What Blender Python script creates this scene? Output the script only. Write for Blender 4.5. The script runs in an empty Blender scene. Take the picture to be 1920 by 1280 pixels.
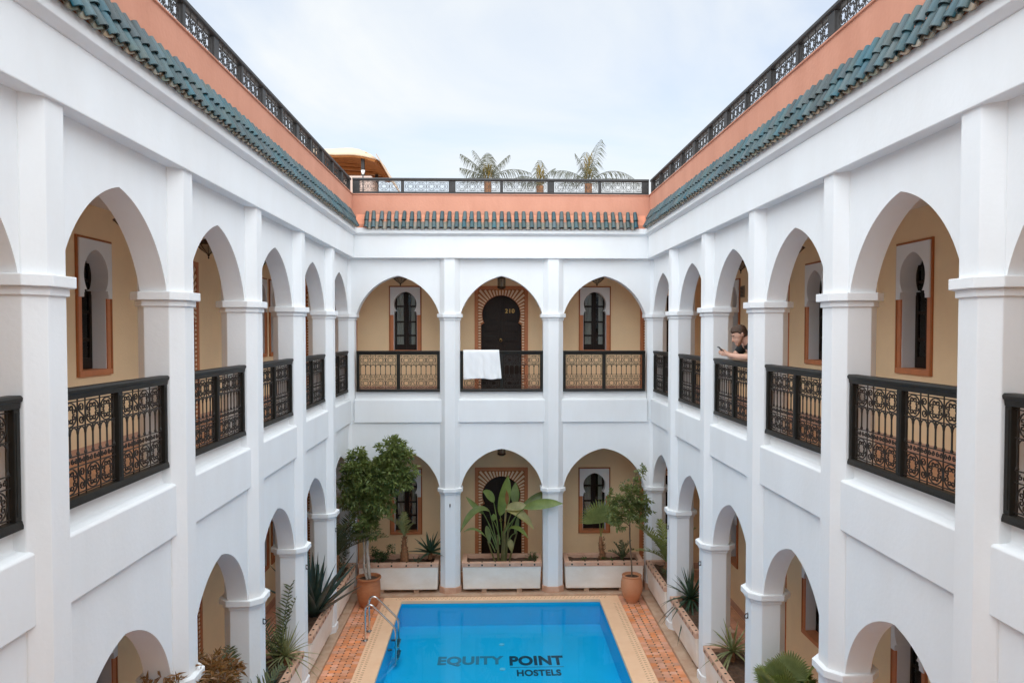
import bpy, bmesh, math, random
from mathutils import Vector, Matrix, noise

# ------------------------------------------------------------------ camera, sky, sun, exposure
scene = bpy.context.scene
COL = scene.collection
R = math.radians
EYE = 5.3
F_PX, YAW, PITCH, CX, CY = 1402.35, 0.0299, 0.0282, 965.26, 660.49
cam_d = bpy.data.cameras.new("camera")
cam = bpy.data.objects.new("camera", cam_d)
COL.objects.link(cam)
cam.location = (0, 0, EYE)
cam.rotation_euler = (math.pi / 2 - PITCH, 0, -YAW)
cam_d.sensor_width = 36.0
cam_d.lens = 36.0 * F_PX / 1920.0
cam_d.shift_x = (960 - CX) / 1920.0
cam_d.shift_y = (CY - 640) / 1920.0
cam_d.clip_start = 0.05
cam_d.clip_end = 3000
scene.camera = cam

SUN_EL, SUN_AZ = R(57), R(184)
world = bpy.data.worlds.new("World")
scene.world = world
world.use_nodes = True
nt = world.node_tree
nt.nodes.clear()
def wn(t, **k):
    n = nt.nodes.new(t)
    for a, v in k.items():
        setattr(n, a, v)
    return n
out = wn("ShaderNodeOutputWorld")
bg = wn("ShaderNodeBackground")
bg.inputs[1].default_value = 0.15
sky = wn("ShaderNodeTexSky", sky_type='NISHITA')
sky.sun_disc = False
sky.sun_elevation = SUN_EL
sky.sun_rotation = SUN_AZ
sky.air_density = 1.0
sky.dust_density = 1.0
tc = wn("ShaderNodeTexCoord")
sep = wn("ShaderNodeSeparateXYZ")
nt.links.new(tc.outputs['Generated'], sep.inputs[0])
mx = wn("ShaderNodeMath", operation='MAXIMUM'); mx.inputs[1].default_value = 0.0
nt.links.new(sep.outputs[2], mx.inputs[0])
ad = wn("ShaderNodeMath", operation='ADD'); ad.inputs[1].default_value = 0.22
nt.links.new(mx.outputs[0], ad.inputs[0])
dx = wn("ShaderNodeMath", operation='DIVIDE'); dy = wn("ShaderNodeMath", operation='DIVIDE')
nt.links.new(sep.outputs[0], dx.inputs[0]); nt.links.new(ad.outputs[0], dx.inputs[1])
nt.links.new(sep.outputs[1], dy.inputs[0]); nt.links.new(ad.outputs[0], dy.inputs[1])
cmb = wn("ShaderNodeCombineXYZ")
nt.links.new(dx.outputs[0], cmb.inputs[0]); nt.links.new(dy.outputs[0], cmb.inputs[1])
n1 = wn("ShaderNodeTexNoise"); n1.inputs['Scale'].default_value = 1.15
n1.inputs['Detail'].default_value = 7.0; n1.inputs['Roughness'].default_value = 0.55
n1.inputs['Distortion'].default_value = 0.6
nt.links.new(cmb.outputs[0], n1.inputs['Vector'])
cr = wn("ShaderNodeValToRGB")
cr.color_ramp.elements[0].position = 0.36; cr.color_ramp.elements[0].color = (0.55, 0.55, 0.55, 1)
cr.color_ramp.elements[1].position = 0.60; cr.color_ramp.elements[1].color = (0.97, 0.97, 0.97, 1)
nt.links.new(n1.outputs[0], cr.inputs[0])
mixc = wn("ShaderNodeMixRGB")
mixc.inputs[2].default_value = (4.05, 4.20, 4.28, 1)      # cloud layer radiance (before the background strength)
nt.links.new(cr.outputs[0], mixc.inputs[0])
nt.links.new(sky.outputs[0], mixc.inputs[1])
nt.links.new(mixc.outputs[0], bg.inputs[0])
nt.links.new(bg.outputs[0], out.inputs[0])

sun_d = bpy.data.lights.new("sun", 'SUN')
sun_d.energy = 4.0
sun_d.angle = R(130)
sun_d.color = (0.90, 0.965, 1.0)
sun = bpy.data.objects.new("sun", sun_d)
COL.objects.link(sun)
sdir = Vector((math.sin(SUN_AZ) * math.cos(SUN_EL), math.cos(SUN_AZ) * math.cos(SUN_EL), math.sin(SUN_EL)))
sun.rotation_euler = (-sdir).to_track_quat('-Z', 'Y').to_euler()

scene.view_settings.view_transform = 'Standard'
scene.view_settings.look = 'None'
scene.view_settings.exposure = 0.64
scene.view_settings.gamma = 1.0
scene.view_settings.use_curve_mapping = False
scene.cycles.max_bounces = 14
scene.cycles.diffuse_bounces = 10
scene.cycles.transparent_max_bounces = 12

# ------------------------------------------------------------------ materials
MATS = {}
def mat(name, col, rough=0.7, var=0.0, scale=3.0, bump=0.0, bscale=40.0, metal=0.0, spec=0.5,
        col2=None, rnd=0.0, coat=0.0, stretch=None, sheen=0.0):
    m = bpy.data.materials.new(name)
    m.use_nodes = True
    t = m.node_tree
    b = t.nodes["Principled BSDF"]
    b.inputs['Roughness'].default_value = rough
    b.inputs['Metallic'].default_value = metal
    b.inputs['Specular IOR Level'].default_value = spec
    b.inputs['Coat Weight'].default_value = coat
    b.inputs['Coat Roughness'].default_value = 0.08
    b.inputs['Sheen Weight'].default_value = sheen
    c = (*col, 1)
    b.inputs['Base Color'].default_value = c
    geo = t.nodes.new("ShaderNodeNewGeometry")
    src = geo.outputs['Position']
    if stretch:
        mp = t.nodes.new("ShaderNodeMapping"); mp.inputs['Scale'].default_value = stretch
        t.links.new(src, mp.inputs[0]); src = mp.outputs[0]
    last = None
    if var or col2:
        nz = t.nodes.new("ShaderNodeTexNoise")
        nz.inputs['Scale'].default_value = scale; nz.inputs['Detail'].default_value = 6
        nz.inputs['Roughness'].default_value = 0.62
        t.links.new(src, nz.inputs['Vector'])
        rp = t.nodes.new("ShaderNodeValToRGB")
        rp.color_ramp.elements[0].position = 0.32; rp.color_ramp.elements[1].position = 0.68
        if col2:
            rp.color_ramp.elements[0].color = (*col2, 1); rp.color_ramp.elements[1].color = c
        else:
            rp.color_ramp.elements[0].color = (*[max(0, x * (1 - var)) for x in col], 1)
            rp.color_ramp.elements[1].color = (*[min(1, x * (1 + var)) for x in col], 1)
        t.links.new(nz.outputs[0], rp.inputs[0])
        last = rp.outputs[0]
        t.links.new(last, b.inputs['Base Color'])
    if rnd:
        oi = t.nodes.new("ShaderNodeObjectInfo")
        hs = t.nodes.new("ShaderNodeHueSaturation")
        if last: t.links.new(last, hs.inputs['Color'])
        else: hs.inputs['Color'].default_value = c
        mr = t.nodes.new("ShaderNodeMapRange")
        mr.inputs[3].default_value = 1 - rnd; mr.inputs[4].default_value = 1 + rnd
        t.links.new(oi.outputs['Random'], mr.inputs[0]); t.links.new(mr.outputs[0], hs.inputs['Value'])
        m2 = t.nodes.new("ShaderNodeMath"); m2.operation = 'MULTIPLY'; m2.inputs[1].default_value = 7.31
        fr = t.nodes.new("ShaderNodeMath"); fr.operation = 'FRACT'
        t.links.new(oi.outputs['Random'], m2.inputs[0]); t.links.new(m2.outputs[0], fr.inputs[0])
        mr2 = t.nodes.new("ShaderNodeMapRange")
        mr2.inputs[3].default_value = 1 - rnd * 1.3; mr2.inputs[4].default_value = 1 + rnd * 0.6
        t.links.new(fr.outputs[0], mr2.inputs[0]); t.links.new(mr2.outputs[0], hs.inputs['Saturation'])
        t.links.new(hs.outputs[0], b.inputs['Base Color'])
    if bump:
        nb = t.nodes.new("ShaderNodeTexNoise"); nb.inputs['Scale'].default_value = bscale
        nb.inputs['Detail'].default_value = 4
        t.links.new(geo.outputs['Position'], nb.inputs['Vector'])
        bp = t.nodes.new("ShaderNodeBump"); bp.inputs['Strength'].default_value = bump
        bp.inputs['Distance'].default_value = 0.01
        t.links.new(nb.outputs[0], bp.inputs['Height']); t.links.new(bp.outputs[0], b.inputs['Normal'])
    MATS[name] = m
    return m

WHITE = mat("white_plaster", (0.825, 0.84, 0.85), 0.85, bump=0.18, bscale=22, col2=(0.775, 0.78, 0.78), scale=1.3, stretch=(1, 1, 0.35), spec=0.25)
CREAM = mat("cream_plaster", (0.92, 0.70, 0.44), 0.85, var=0.04, scale=1.5, bump=0.3, bscale=30, spec=0.25)
CEIL = mat("ceiling_plaster", (0.80, 0.78, 0.74), 0.9, var=0.02, bump=0.1, spec=0.2)
PINK = mat("parapet_plaster", (0.60, 0.285, 0.195), 0.85, col2=(0.53, 0.24, 0.16), scale=2.2, bump=0.35, bscale=22, stretch=(1, 1, 0.3), spec=0.25)
ORANGE = mat("orange_paint", (0.56, 0.205, 0.085), 0.6, var=0.08, scale=6, bump=0.1)
BROWNO = mat("brown_orange_paint", (0.40, 0.125, 0.030), 0.55, var=0.1, scale=6)
BEIGE = mat("beige_paint", (0.82, 0.62, 0.43), 0.75, var=0.06, scale=8)
TERR = mat("terracotta_tile", (0.74, 0.30, 0.145), 0.32, var=0.22, scale=1.3, bump=0.12, bscale=60, rnd=0.16)
TERRJ = mat("terracotta_joint", (0.64, 0.34, 0.20), 0.8, var=0.15, scale=5)
TERR2 = mat("gallery_floor_tile", (0.52, 0.25, 0.13), 0.5, var=0.25, scale=2.5)
DOT = mat("dark_green_glaze", (0.03, 0.045, 0.035), 0.25)
STONE = mat("coping_stone", (0.88, 0.58, 0.37), 0.6, col2=(0.82, 0.51, 0.31), scale=3.5, bump=0.15, bscale=50)
INLAY = mat("coping_inlay", (0.36, 0.20, 0.11), 0.6, var=0.1)
KERB = mat("kerb_stone", (0.54, 0.39, 0.28), 0.75, col2=(0.42, 0.26, 0.17), scale=5, bump=0.2)
PLANTER = mat("planter_plaster", (0.88, 0.82, 0.74), 0.8, col2=(0.78, 0.69, 0.59), scale=2.0, bump=0.2, stretch=(1, 1, 1.6), spec=0.3)
RIM = mat("planter_rim_clay", (0.63, 0.40, 0.285), 0.6, col2=(0.53, 0.29, 0.19), scale=6, bump=0.2)
SOIL = mat("soil", (0.085, 0.045, 0.025), 0.95, var=0.4, scale=18, bump=0.9, bscale=40)
CLAY = mat("clay_pot", (0.47, 0.185, 0.075), 0.62, col2=(0.36, 0.125, 0.05), scale=5, bump=0.25, bscale=30, stretch=(1, 1, 2.5))
CLAY2 = mat("pale_clay_pot", (0.57, 0.26, 0.135), 0.62, col2=(0.50, 0.21, 0.10), scale=5, bump=0.2, bscale=30)
GLAZE = mat("roof_tile_glaze", (0.016, 0.072, 0.098), 0.30, spec=0.3, col2=(0.055, 0.078, 0.070), scale=4.5, bump=0.2, bscale=30, rnd=0.34, coat=0.08)
PANM = mat("pan_tile_glaze", (0.10, 0.13, 0.105), 0.4, col2=(0.26, 0.17, 0.11), scale=9, rnd=0.2)
MORTAR = mat("tile_mortar", (0.68, 0.29, 0.18), 0.9, var=0.12, scale=6, bump=0.5, bscale=25)
DARKW = mat("dark_painted_wood", (0.013, 0.0115, 0.009), 0.5, spec=0.3, var=0.25, scale=9, bump=0.1, bscale=60)
ROOFW = mat("grey_painted_wood", (0.032, 0.029, 0.028), 0.5, spec=0.35, var=0.2, scale=6, bump=0.1)
IRON = mat("wrought_iron", (0.018, 0.014, 0.011), 0.5)
DOORW = mat("door_wood", (0.016, 0.008, 0.0045), 0.5, spec=0.25, var=0.3, scale=8, stretch=(6, 6, 0.6), bump=0.15, bscale=50)
BRASS = mat("brass", (0.36, 0.22, 0.075), 0.35, metal=0.9)
LANT = mat("lantern_metal", (0.060, 0.035, 0.020), 0.45, metal=0.6, var=0.3, scale=20)
LGLASS = mat("lantern_glass", (0.30, 0.24, 0.16), 0.25, var=0.2, scale=20)
CURT = mat("curtain_cloth", (0.80, 0.75, 0.68), 0.9, var=0.1)
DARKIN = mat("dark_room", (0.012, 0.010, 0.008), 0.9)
POOLM = mat("pool_lining", (0.0005, 0.46, 0.75), 0.5, var=0.05, scale=0.9)
LETG = mat("letter_grey", (0.045, 0.19, 0.28), 0.6)
LETN = mat("letter_navy", (0.004, 0.028, 0.055), 0.6)
JETM = mat("jet_plastic", (0.25, 0.60, 0.75), 0.5)
STEEL = mat("stainless_steel", (0.62, 0.61, 0.60), 0.22, metal=1.0)
LADP = mat("ladder_plastic", (0.02, 0.06, 0.08), 0.4)
TOWEL = mat("towel_cotton", (0.84, 0.85, 0.86), 0.95, bump=0.6, bscale=160, sheen=0.3)
SKIN = mat("skin", (0.62, 0.36, 0.26), 0.55, var=0.06, scale=12)
HAIR = mat("hair", (0.055, 0.024, 0.010), 0.6, var=0.4, scale=60, bump=0.6, bscale=120)
BEARD = mat("stubble", (0.26, 0.125, 0.07), 0.8, var=0.3, scale=80)
SHIRT = mat("dark_cotton", (0.012, 0.015, 0.016), 0.85, var=0.2)
TROUS = mat("grey_denim", (0.05, 0.055, 0.07), 0.85, var=0.2)
SHOE = mat("shoe_leather", (0.03, 0.025, 0.02), 0.6)
PHONE = mat("phone_black", (0.01, 0.01, 0.012), 0.15)
EYEM = mat("eye_dark", (0.02, 0.015, 0.012), 0.3)
TRUNK = mat("pale_bark", (0.42, 0.36, 0.30), 0.85, var=0.2, scale=14, bump=0.4)
TRUNK2 = mat("brown_bark", (0.16, 0.11, 0.07), 0.9, var=0.3, scale=20, bump=0.6)
PTRUNK = mat("palm_fibre", (0.24, 0.11, 0.05), 0.9, var=0.45, scale=22, bump=0.8, bscale=50)
CANOPY = mat("canopy_canvas", (0.52, 0.385, 0.27), 0.9, var=0.04, scale=2)
SLAT = mat("cane_slat", (0.42, 0.17, 0.045), 0.7, var=0.15, scale=8)
SLATD = mat("slat_gap", (0.05, 0.02, 0.01), 0.9)
PINKW = mat("far_pink_plaster", (0.66, 0.36, 0.27), 0.9, var=0.05, scale=1.5)
PALEW = mat("far_pale_plaster", (0.50, 0.37, 0.31), 0.9, var=0.05, scale=1.5)
REDT = mat("far_roof_tile", (0.50, 0.20, 0.14), 0.8, var=0.15, scale=8)
LAMPW = mat("lamp_white", (0.75, 0.73, 0.70), 0.5)
GROUND = mat("ground_earth", (0.30, 0.20, 0.14), 0.95, var=0.2, scale=0.4)
VENT = mat("vent_metal", (0.28, 0.23, 0.16), 0.6)

def leafmat(name, c1, c2, rough=0.45, scale=7.0, trans=0.25, rnd=0.12):
    m = mat(name, c1, rough, col2=c2, scale=scale, rnd=rnd, spec=0.4)
    t = m.node_tree
    b = t.nodes["Principled BSDF"]; o = t.nodes["Material Output"]
    tr = t.nodes.new("ShaderNodeBsdfTranslucent")
    tr.inputs[0].default_value = (c1[0] * 1.5, c1[1] * 1.5, c1[2] * 0.8, 1)
    ms = t.nodes.new("ShaderNodeMixShader"); ms.inputs[0].default_value = trans
    t.links.new(b.outputs[0], ms.inputs[1]); t.links.new(tr.outputs[0], ms.inputs[2])
    t.links.new(ms.outputs[0], o.inputs[0])
    return m
LEAF_TREE = leafmat("glossy_tree_leaf", (0.200, 0.240, 0.070), (0.065, 0.095, 0.027), 0.4, 5)
LEAF_CIT = leafmat("citrus_leaf", (0.24, 0.28, 0.075), (0.10, 0.135, 0.03), 0.4, 9)
LEAF_BAN = leafmat("banana_leaf", (0.20, 0.26, 0.075), (0.10, 0.145, 0.04), 0.35, 6)
LEAF_BANY = leafmat("yellowed_banana_leaf", (0.38, 0.33, 0.13), (0.16, 0.18, 0.05), 0.4, 8)
LEAF_DRY = leafmat("dry_leaf", (0.34, 0.15, 0.045), (0.20, 0.075, 0.022), 0.7, 8)
LEAF_AGA = leafmat("agave_leaf", (0.050, 0.085, 0.045), (0.020, 0.045, 0.024), 0.4, 5, 0.08)
LEAF_AGB = leafmat("blue_agave_leaf", (0.055, 0.088, 0.068), (0.020, 0.042, 0.036), 0.4, 5, 0.08)
LEAF_VAR = leafmat("variegated_leaf", (0.30, 0.29, 0.13), (0.10, 0.13, 0.045), 0.45, 25, 0.15)
LEAF_FAN = leafmat("fan_palm_leaf", (0.27, 0.31, 0.095), (0.12, 0.16, 0.045), 0.45, 8)
LEAF_DATE = leafmat("date_palm_leaf", (0.13, 0.15, 0.070), (0.060, 0.08, 0.036), 0.5, 8)
LEAF_FERN = leafmat("fern_leaf", (0.07, 0.12, 0.030), (0.030, 0.060, 0.015), 0.5, 8)
LEAF_PALE = leafmat("roof_palm_leaf", (0.11, 0.11, 0.07), (0.05, 0.055, 0.035), 0.55, 6)
LEAF_GOLD = leafmat("palm_heart", (0.30, 0.21, 0.055), (0.13, 0.10, 0.025), 0.6, 10)
LEAF_CRO = leafmat("bronze_leaf", (0.30, 0.14, 0.04), (0.085, 0.045, 0.018), 0.3, 14)

def water_material():
    m = bpy.data.materials.new("pool_water"); m.use_nodes = True
    t = m.node_tree; t.nodes.clear()
    o = t.nodes.new("ShaderNodeOutputMaterial")
    tr = t.nodes.new("ShaderNodeBsdfTransparent"); tr.inputs[0].default_value = (0.70, 0.95, 0.99, 1)
    gl = t.nodes.new("ShaderNodeBsdfGlossy"); gl.inputs['Roughness'].default_value = 0.015
    fr = t.nodes.new("ShaderNodeFresnel"); fr.inputs[0].default_value = 1.33
    geo = t.nodes.new("ShaderNodeNewGeometry")
    nz = t.nodes.new("ShaderNodeTexNoise"); nz.inputs['Scale'].default_value = 2.2; nz.inputs['Detail'].default_value = 2
    bp = t.nodes.new("ShaderNodeBump"); bp.inputs['Strength'].default_value = 0.05; bp.inputs['Distance'].default_value = 0.05
    t.links.new(geo.outputs['Position'], nz.inputs['Vector']); t.links.new(nz.outputs[0], bp.inputs['Height'])
    t.links.new(bp.outputs[0], gl.inputs['Normal']); t.links.new(bp.outputs[0], fr.inputs['Normal'])
    ms = t.nodes.new("ShaderNodeMixShader")
    fm = t.nodes.new("ShaderNodeMath"); fm.operation = 'MULTIPLY'; fm.inputs[1].default_value = 0.6
    t.links.new(fr.outputs[0], fm.inputs[0])
    t.links.new(fm.outputs[0], ms.inputs[0]); t.links.new(tr.outputs[0], ms.inputs[1]); t.links.new(gl.outputs[0], ms.inputs[2])
    t.links.new(ms.outputs[0], o.inputs[0])
    return m
WATER = water_material()
def glass_material():
    m = bpy.data.materials.new("window_glass"); m.use_nodes = True
    t = m.node_tree; t.nodes.clear()
    o = t.nodes.new("ShaderNodeOutputMaterial")
    tr = t.nodes.new("ShaderNodeBsdfTransparent"); tr.inputs[0].default_value = (0.75, 0.77, 0.76, 1)
    gl = t.nodes.new("ShaderNodeBsdfGlossy"); gl.inputs['Roughness'].default_value = 0.02
    fr = t.nodes.new("ShaderNodeFresnel"); fr.inputs[0].default_value = 1.5
    ms = t.nodes.new("ShaderNodeMixShader")
    t.links.new(fr.outputs[0], ms.inputs[0]); t.links.new(tr.outputs[0], ms.inputs[1]); t.links.new(gl.outputs[0], ms.inputs[2])
    t.links.new(ms.outputs[0], o.inputs[0])
    return m
GLASS = glass_material()

# ------------------------------------------------------------------ mesh helpers
class MB:
    def __init__(s):
        s.v = []; s.f = []; s.m = []; s.mats = []
    def mi(s, m):
        if m not in s.mats: s.mats.append(m)
        return s.mats.index(m)
    def add(s, vs, fs, m):
        o = len(s.v); k = s.mi(m)
        s.v += [tuple(p) for p in vs]
        for f in fs:
            s.f.append([i + o for i in f]); s.m.append(k)
    def box(s, x0, x1, y0, y1, z0, z1, m):
        vs = [(x0, y0, z0), (x1, y0, z0), (x1, y1, z0), (x0, y1, z0), (x0, y0, z1), (x1, y0, z1), (x1, y1, z1), (x0, y1, z1)]
        s.add(vs, [(0, 3, 2, 1), (4, 5, 6, 7), (0, 1, 5, 4), (1, 2, 6, 5), (2, 3, 7, 6), (3, 0, 4, 7)], m)
    def prism(s, poly, y0, y1, m, axis='y', side=None, skip=()):
        """poly: 2D points; axis y: (x,z) extruded along y; axis x: (y,z) along x; axis z: (x,y) along z"""
        n = len(poly)
        P = {'y': lambda p, t: (p[0], t, p[1]), 'x': lambda p, t: (t, p[0], p[1]), 'z': lambda p, t: (p[0], p[1], t)}[axis]
        ar = sum(poly[i][0] * poly[(i + 1) % n][1] - poly[(i + 1) % n][0] * poly[i][1] for i in range(n))
        if (ar < 0) != (axis == 'y' and False):
            pass
        vs = [P(p, y0) for p in poly] + [P(p, y1) for p in poly]
        ccw = ar > 0
        flip = (axis == 'y')
        a = list(range(n)); b = list(range(n, 2 * n))
        # face at y0 must point towards -axis
        if ccw != flip: f0 = a[::-1]; f1 = b
        else: f0 = a; f1 = b[::-1]
        s.add(vs, [f0, f1], m)
        o = len(s.v) - 2 * n
        k = s.mi(side or m)
        for i in range(n):
            if i in skip: continue
            j = (i + 1) % n
            q = [i, j, j + n, i + n]
            if ccw == flip: q = q[::-1]
            s.f.append([t + o for t in q]); s.m.append(k)
    def tube(s, pts, r, m, n=6, closed=False, cap=True, up=None):
        pts = [Vector(p) for p in pts]; N = len(pts)
        if N < 2: return
        rr = list(r) if isinstance(r, (list, tuple)) else [r] * N
        if len(rr) != N: rr = [rr[min(len(rr) - 1, int(i * len(rr) / N))] for i in range(N)]
        prev = None; rings = []
        for i, p in enumerate(pts):
            if closed: t = pts[(i + 1) % N] - pts[i - 1]
            else: t = pts[min(i + 1, N - 1)] - pts[max(i - 1, 0)]
            if t.length < 1e-9: t = Vector((0, 0, 1))
            t.normalize()
            if up is not None: a = Vector(up)
            elif prev is None: a = Vector((0, 0, 1)) if abs(t.z) < 0.9 else Vector((1, 0, 0))
            else: a = prev
            a = a - t * a.dot(t)
            if a.length < 1e-6: a = t.orthogonal()
            a.normalize(); prev = a
            b = t.cross(a)
            rings.append([p + (a * math.cos(2 * math.pi * (k + .5) / n) + b * math.sin(2 * math.pi * (k + .5) / n)) * rr[i] for k in range(n)])
        vs = [q for g in rings for q in g]; fs = []
        for i in range(N if closed else N - 1):
            j = (i + 1) % N
            for k in range(n):
                l = (k + 1) % n
                fs.append((i * n + k, i * n + l, j * n + l, j * n + k))
        if not closed and cap:
            fs.append(tuple(range(n))[::-1]); fs.append(tuple((N - 1) * n + k for k in range(n)))
        s.add(vs, fs, m)
    def lathe(s, prof, m, n=20, c=(0, 0, 0)):
        vs = []; fs = []
        for r, z in prof:
            for k in range(n):
                a = 2 * math.pi * k / n
                vs.append((c[0] + r * math.cos(a), c[1] + r * math.sin(a), c[2] + z))
        for i in range(len(prof) - 1):
            for k in range(n):
                l = (k + 1) % n
                fs.append((i * n + k, i * n + l, (i + 1) * n + l, (i + 1) * n + k))
        s.add(vs, fs, m)
    def blade(s, pts, widths, up, m, fold=0.25, thick=0.0):
        """a leaf blade along pts: two strips folded at the midrib"""
        pts = [Vector(p) for p in pts]; N = len(pts); vs = []; fs = []
        for i, p in enumerate(pts):
            t = pts[min(i + 1, N - 1)] - pts[max(i - 1, 0)]
            if t.length < 1e-9: t = Vector((0, 0, 1))
            t.normalize()
            sd = t.cross(Vector(up))
            if sd.length < 1e-4: sd = t.orthogonal()
            sd.normalize(); nn = sd.cross(t)
            w = widths[i]
            vs += [p - sd * w + nn * (w * fold), p, p + sd * w + nn * (w * fold)]
            if thick: vs[-2] = p - nn * (w * thick)
        for i in range(N - 1):
            a = i * 3
            fs += [(a, a + 1, a + 4, a + 3), (a + 1, a + 2, a + 5, a + 4)]
        s.add(vs, fs, m)
    def mesh(s, name, bevel=0.0, smooth=None):
        me = bpy.data.meshes.new(name)
        me.from_pydata(s.v, [], s.f)
        for m in s.mats: me.materials.append(m)
        me.polygons.foreach_set("material_index", s.m)
        me.update()
        if bevel:
            bm = bmesh.new(); bm.from_mesh(me)
            es = [e for e in bm.edges if len(e.link_faces) == 2 and e.calc_face_angle(0) > 0.6]
            bmesh.ops.bevel(bm, geom=es, offset=bevel, segments=2, profile=0.5, affect='EDGES', clamp_overlap=True)
            bm.to_mesh(me); bm.free(); me.update()
        if smooth is not None:
            me.polygons.foreach_set("use_smooth", [True] * len(me.polygons))
            me.set_sharp_from_angle(angle=R(smooth))
        return me
    def build(s, name, parent=None, loc=(0, 0, 0), rz=0, bevel=0.0, smooth=None, **tags):
        return link(name, s.mesh(name, bevel, smooth), parent, loc, rz, **tags)

def link(name, me, parent=None, loc=(0, 0, 0), rz=0, **tags):
    o = bpy.data.objects.new(name, me)
    COL.objects.link(o)
    o.location = loc
    if rz: o.rotation_euler = (0, 0, rz)
    if parent is not None: o.parent = parent
    for k, v in tags.items():
        if v is not None: o[k] = v
    return o
def thing(name, label, category, loc=(0, 0, 0), rz=0, group=None):
    return link(name, None, None, loc, rz, label=label, category=category, group=group)
def part_empty(name, parent, loc=(0, 0, 0), rz=0):
    return link(name, None, parent, loc, rz)
def copy_tree(o, parent=None, loc=None, rz=None):
    c = o.copy(); COL.objects.link(c); c.parent = parent
    if loc is not None: c.location = loc
    if rz is not None: c.rotation_euler = (0, 0, rz)
    for ch in list(o.children): copy_tree(ch, c)
    return c

# ------------------------------------------------------------------ dimensions (metres)
D0 = 14.90                      # front plane of the back wing's pillars
XL, XR = -2.76, 3.128           # front planes of the side wings
XC, BAY = 0.184, 2.07
Y0 = 4.84                       # a pillar centre on both side walls
GD = 1.47                       # gallery depth from the pillar front
PW = 0.20                       # pillar half width
CH = 0.10                       # chamfer
SP0, SP1 = 0.11, 0.345          # spandrel wall
FLOOR_UP = 3.975
CEIL_UP, CEIL_LO = 6.63, 3.62

# ------------------------------------------------------------------ ground, pool, deck
PX0, PX1, PYB, PYF = -1.80, 2.13, 14.62, 5.0   # pool opening
CXL, CXR, CYB = -2.15, 2.505, 14.80            # outer edge of the coping
DXL, DXR = -2.66, 2.99                         # outer edge of the tiled deck
g = MB()
xs = [-600, -9, 9, 600]; ys = [-600, -4, 19, 1200]
for i in range(3):
    for j in range(3):
        if i == 1 and j == 1: continue
        g.add([(xs[i], ys[j], -0.03), (xs[i + 1], ys[j], -0.03), (xs[i + 1], ys[j + 1], -0.03), (xs[i], ys[j + 1], -0.03)], [(0, 1, 2, 3)], GROUND)
g.build("ground", kind='structure')

cb = MB()   # mortar bed of the courtyard, with the pool left open
cb.box(-9, PX0 - 0.02, -4, 19, -0.6, -0.008, TERRJ)
cb.box(PX1 + 0.02, 9, -4, 19, -0.6, -0.008, TERRJ)
cb.box(PX0 - 0.02, PX1 + 0.02, PYB + 0.02, 19, -0.6, -0.008, TERRJ)
cb.box(PX0 - 0.02, PX1 + 0.02, -4, PYF - 0.02, -0.6, -0.008, TERRJ)
court = cb.build("courtyard_floor", kind='structure')

# octagonal clay tiles with small dark dots in the gaps
T = 0.1015
def oct_poly(h, c):
    return [(-h + c, -h), (h - c, -h), (h, -h + c), (h, h - c), (h - c, h), (-h + c, h), (-h, h - c), (-h, -h + c)]
tm = MB(); tm.prism(oct_poly(T / 2 - .0015, .018), -0.012, 0.0, TERR, axis='z')
TILE_ME = tm.mesh("floor_tile")
rt = random.Random(4)
rest = MB(); dots = MB(); ntile = 0
rows = [CYB - T / 2 - .0 - T * k for k in range(95)]
cand = []
for side in (0, 1):
    a, b = (DXL, CXL) if side == 0 else (CXR, DXR)
    nc = int((b - a) / T)
    w = (b - a) / nc
    for k, y in enumerate(rows):
        for i in range(nc):
            cand.append((a + w * (i + .5), y))
            if i: dots.prism([(a + w * i + q[0], y + T / 2 + q[1]) for q in ((-.0135, 0), (0, -.0135), (.0135, 0), (0, .0135))], -0.012, -0.001, DOT, axis='z')
cand_v = [c for c in cand if c[1] > 10.9]
cand_v.sort(key=lambda c: c[1])
near = set(cand_v[:300])
for c in cand:
    dz = rt.uniform(-.0012, .0012)
    if c in near:
        link("floor_tile", TILE_ME, court, (c[0], c[1], dz))
    else:
        rest.prism([(c[0] + q[0], c[1] + q[1]) for q in oct_poly(T / 2 - .0015, .018)], -0.012, dz, TERR, axis='z')
rest.build("floor_tiling", court, kind='stuff')
dots.build("tile_dots", court, kind='stuff')

# gallery floor tiling glimpsed through the lower arches, simple sheet of larger tiles
gf = MB()
for x0, x1 in ((-4.24, -2.80), (3.16, 4.60)):
    for k in range(40):
        for i in range(int((x1 - x0) / .21)):
            x = x0 + .21 * i + .012; y = 6.9 + .21 * k
            if y > 15: continue
            gf.box(x, x + .198, y, y + .198, -0.006, 0.024, TERR)
gf.build("gallery_tiling", court, kind='stuff')

# pool basin
FZ = -0.50
pb = MB()
pb.add([(PX0, PYF, FZ), (PX1, PYF, FZ), (PX1, PYB, FZ), (PX0, PYB, FZ)], [(0, 1, 2, 3)], POOLM)
pb.add([(PX0, PYB, FZ), (PX1, PYB, FZ), (PX1, PYB, -.005), (PX0, PYB, -.005)], [(0, 1, 2, 3)], POOLM)
pb.add([(PX0, PYF, FZ), (PX0, PYB, FZ), (PX0, PYB, -.005), (PX0, PYF, -.005)], [(0, 1, 2, 3)], POOLM)
pb.add([(PX1, PYB, FZ), (PX1, PYF, FZ), (PX1, PYF, -.005), (PX1, PYB, -.005)], [(0, 1, 2, 3)], POOLM)
pb.add([(PX1, PYF, FZ), (PX0, PYF, FZ), (PX0, PYF, -.005), (PX1, PYF, -.005)], [(0, 1, 2, 3)], POOLM)
basin = pb.build("pool_basin", kind='structure')
w = MB()
w.add([(PX0 + .002, PYF, -.09), (PX1 - .002, PYF, -.09), (PX1 - .002, PYB - .002, -.09), (PX0 + .002, PYB - .002, -.09)], [(0, 1, 2, 3)], WATER)
w.build("water", kind='structure')

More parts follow.
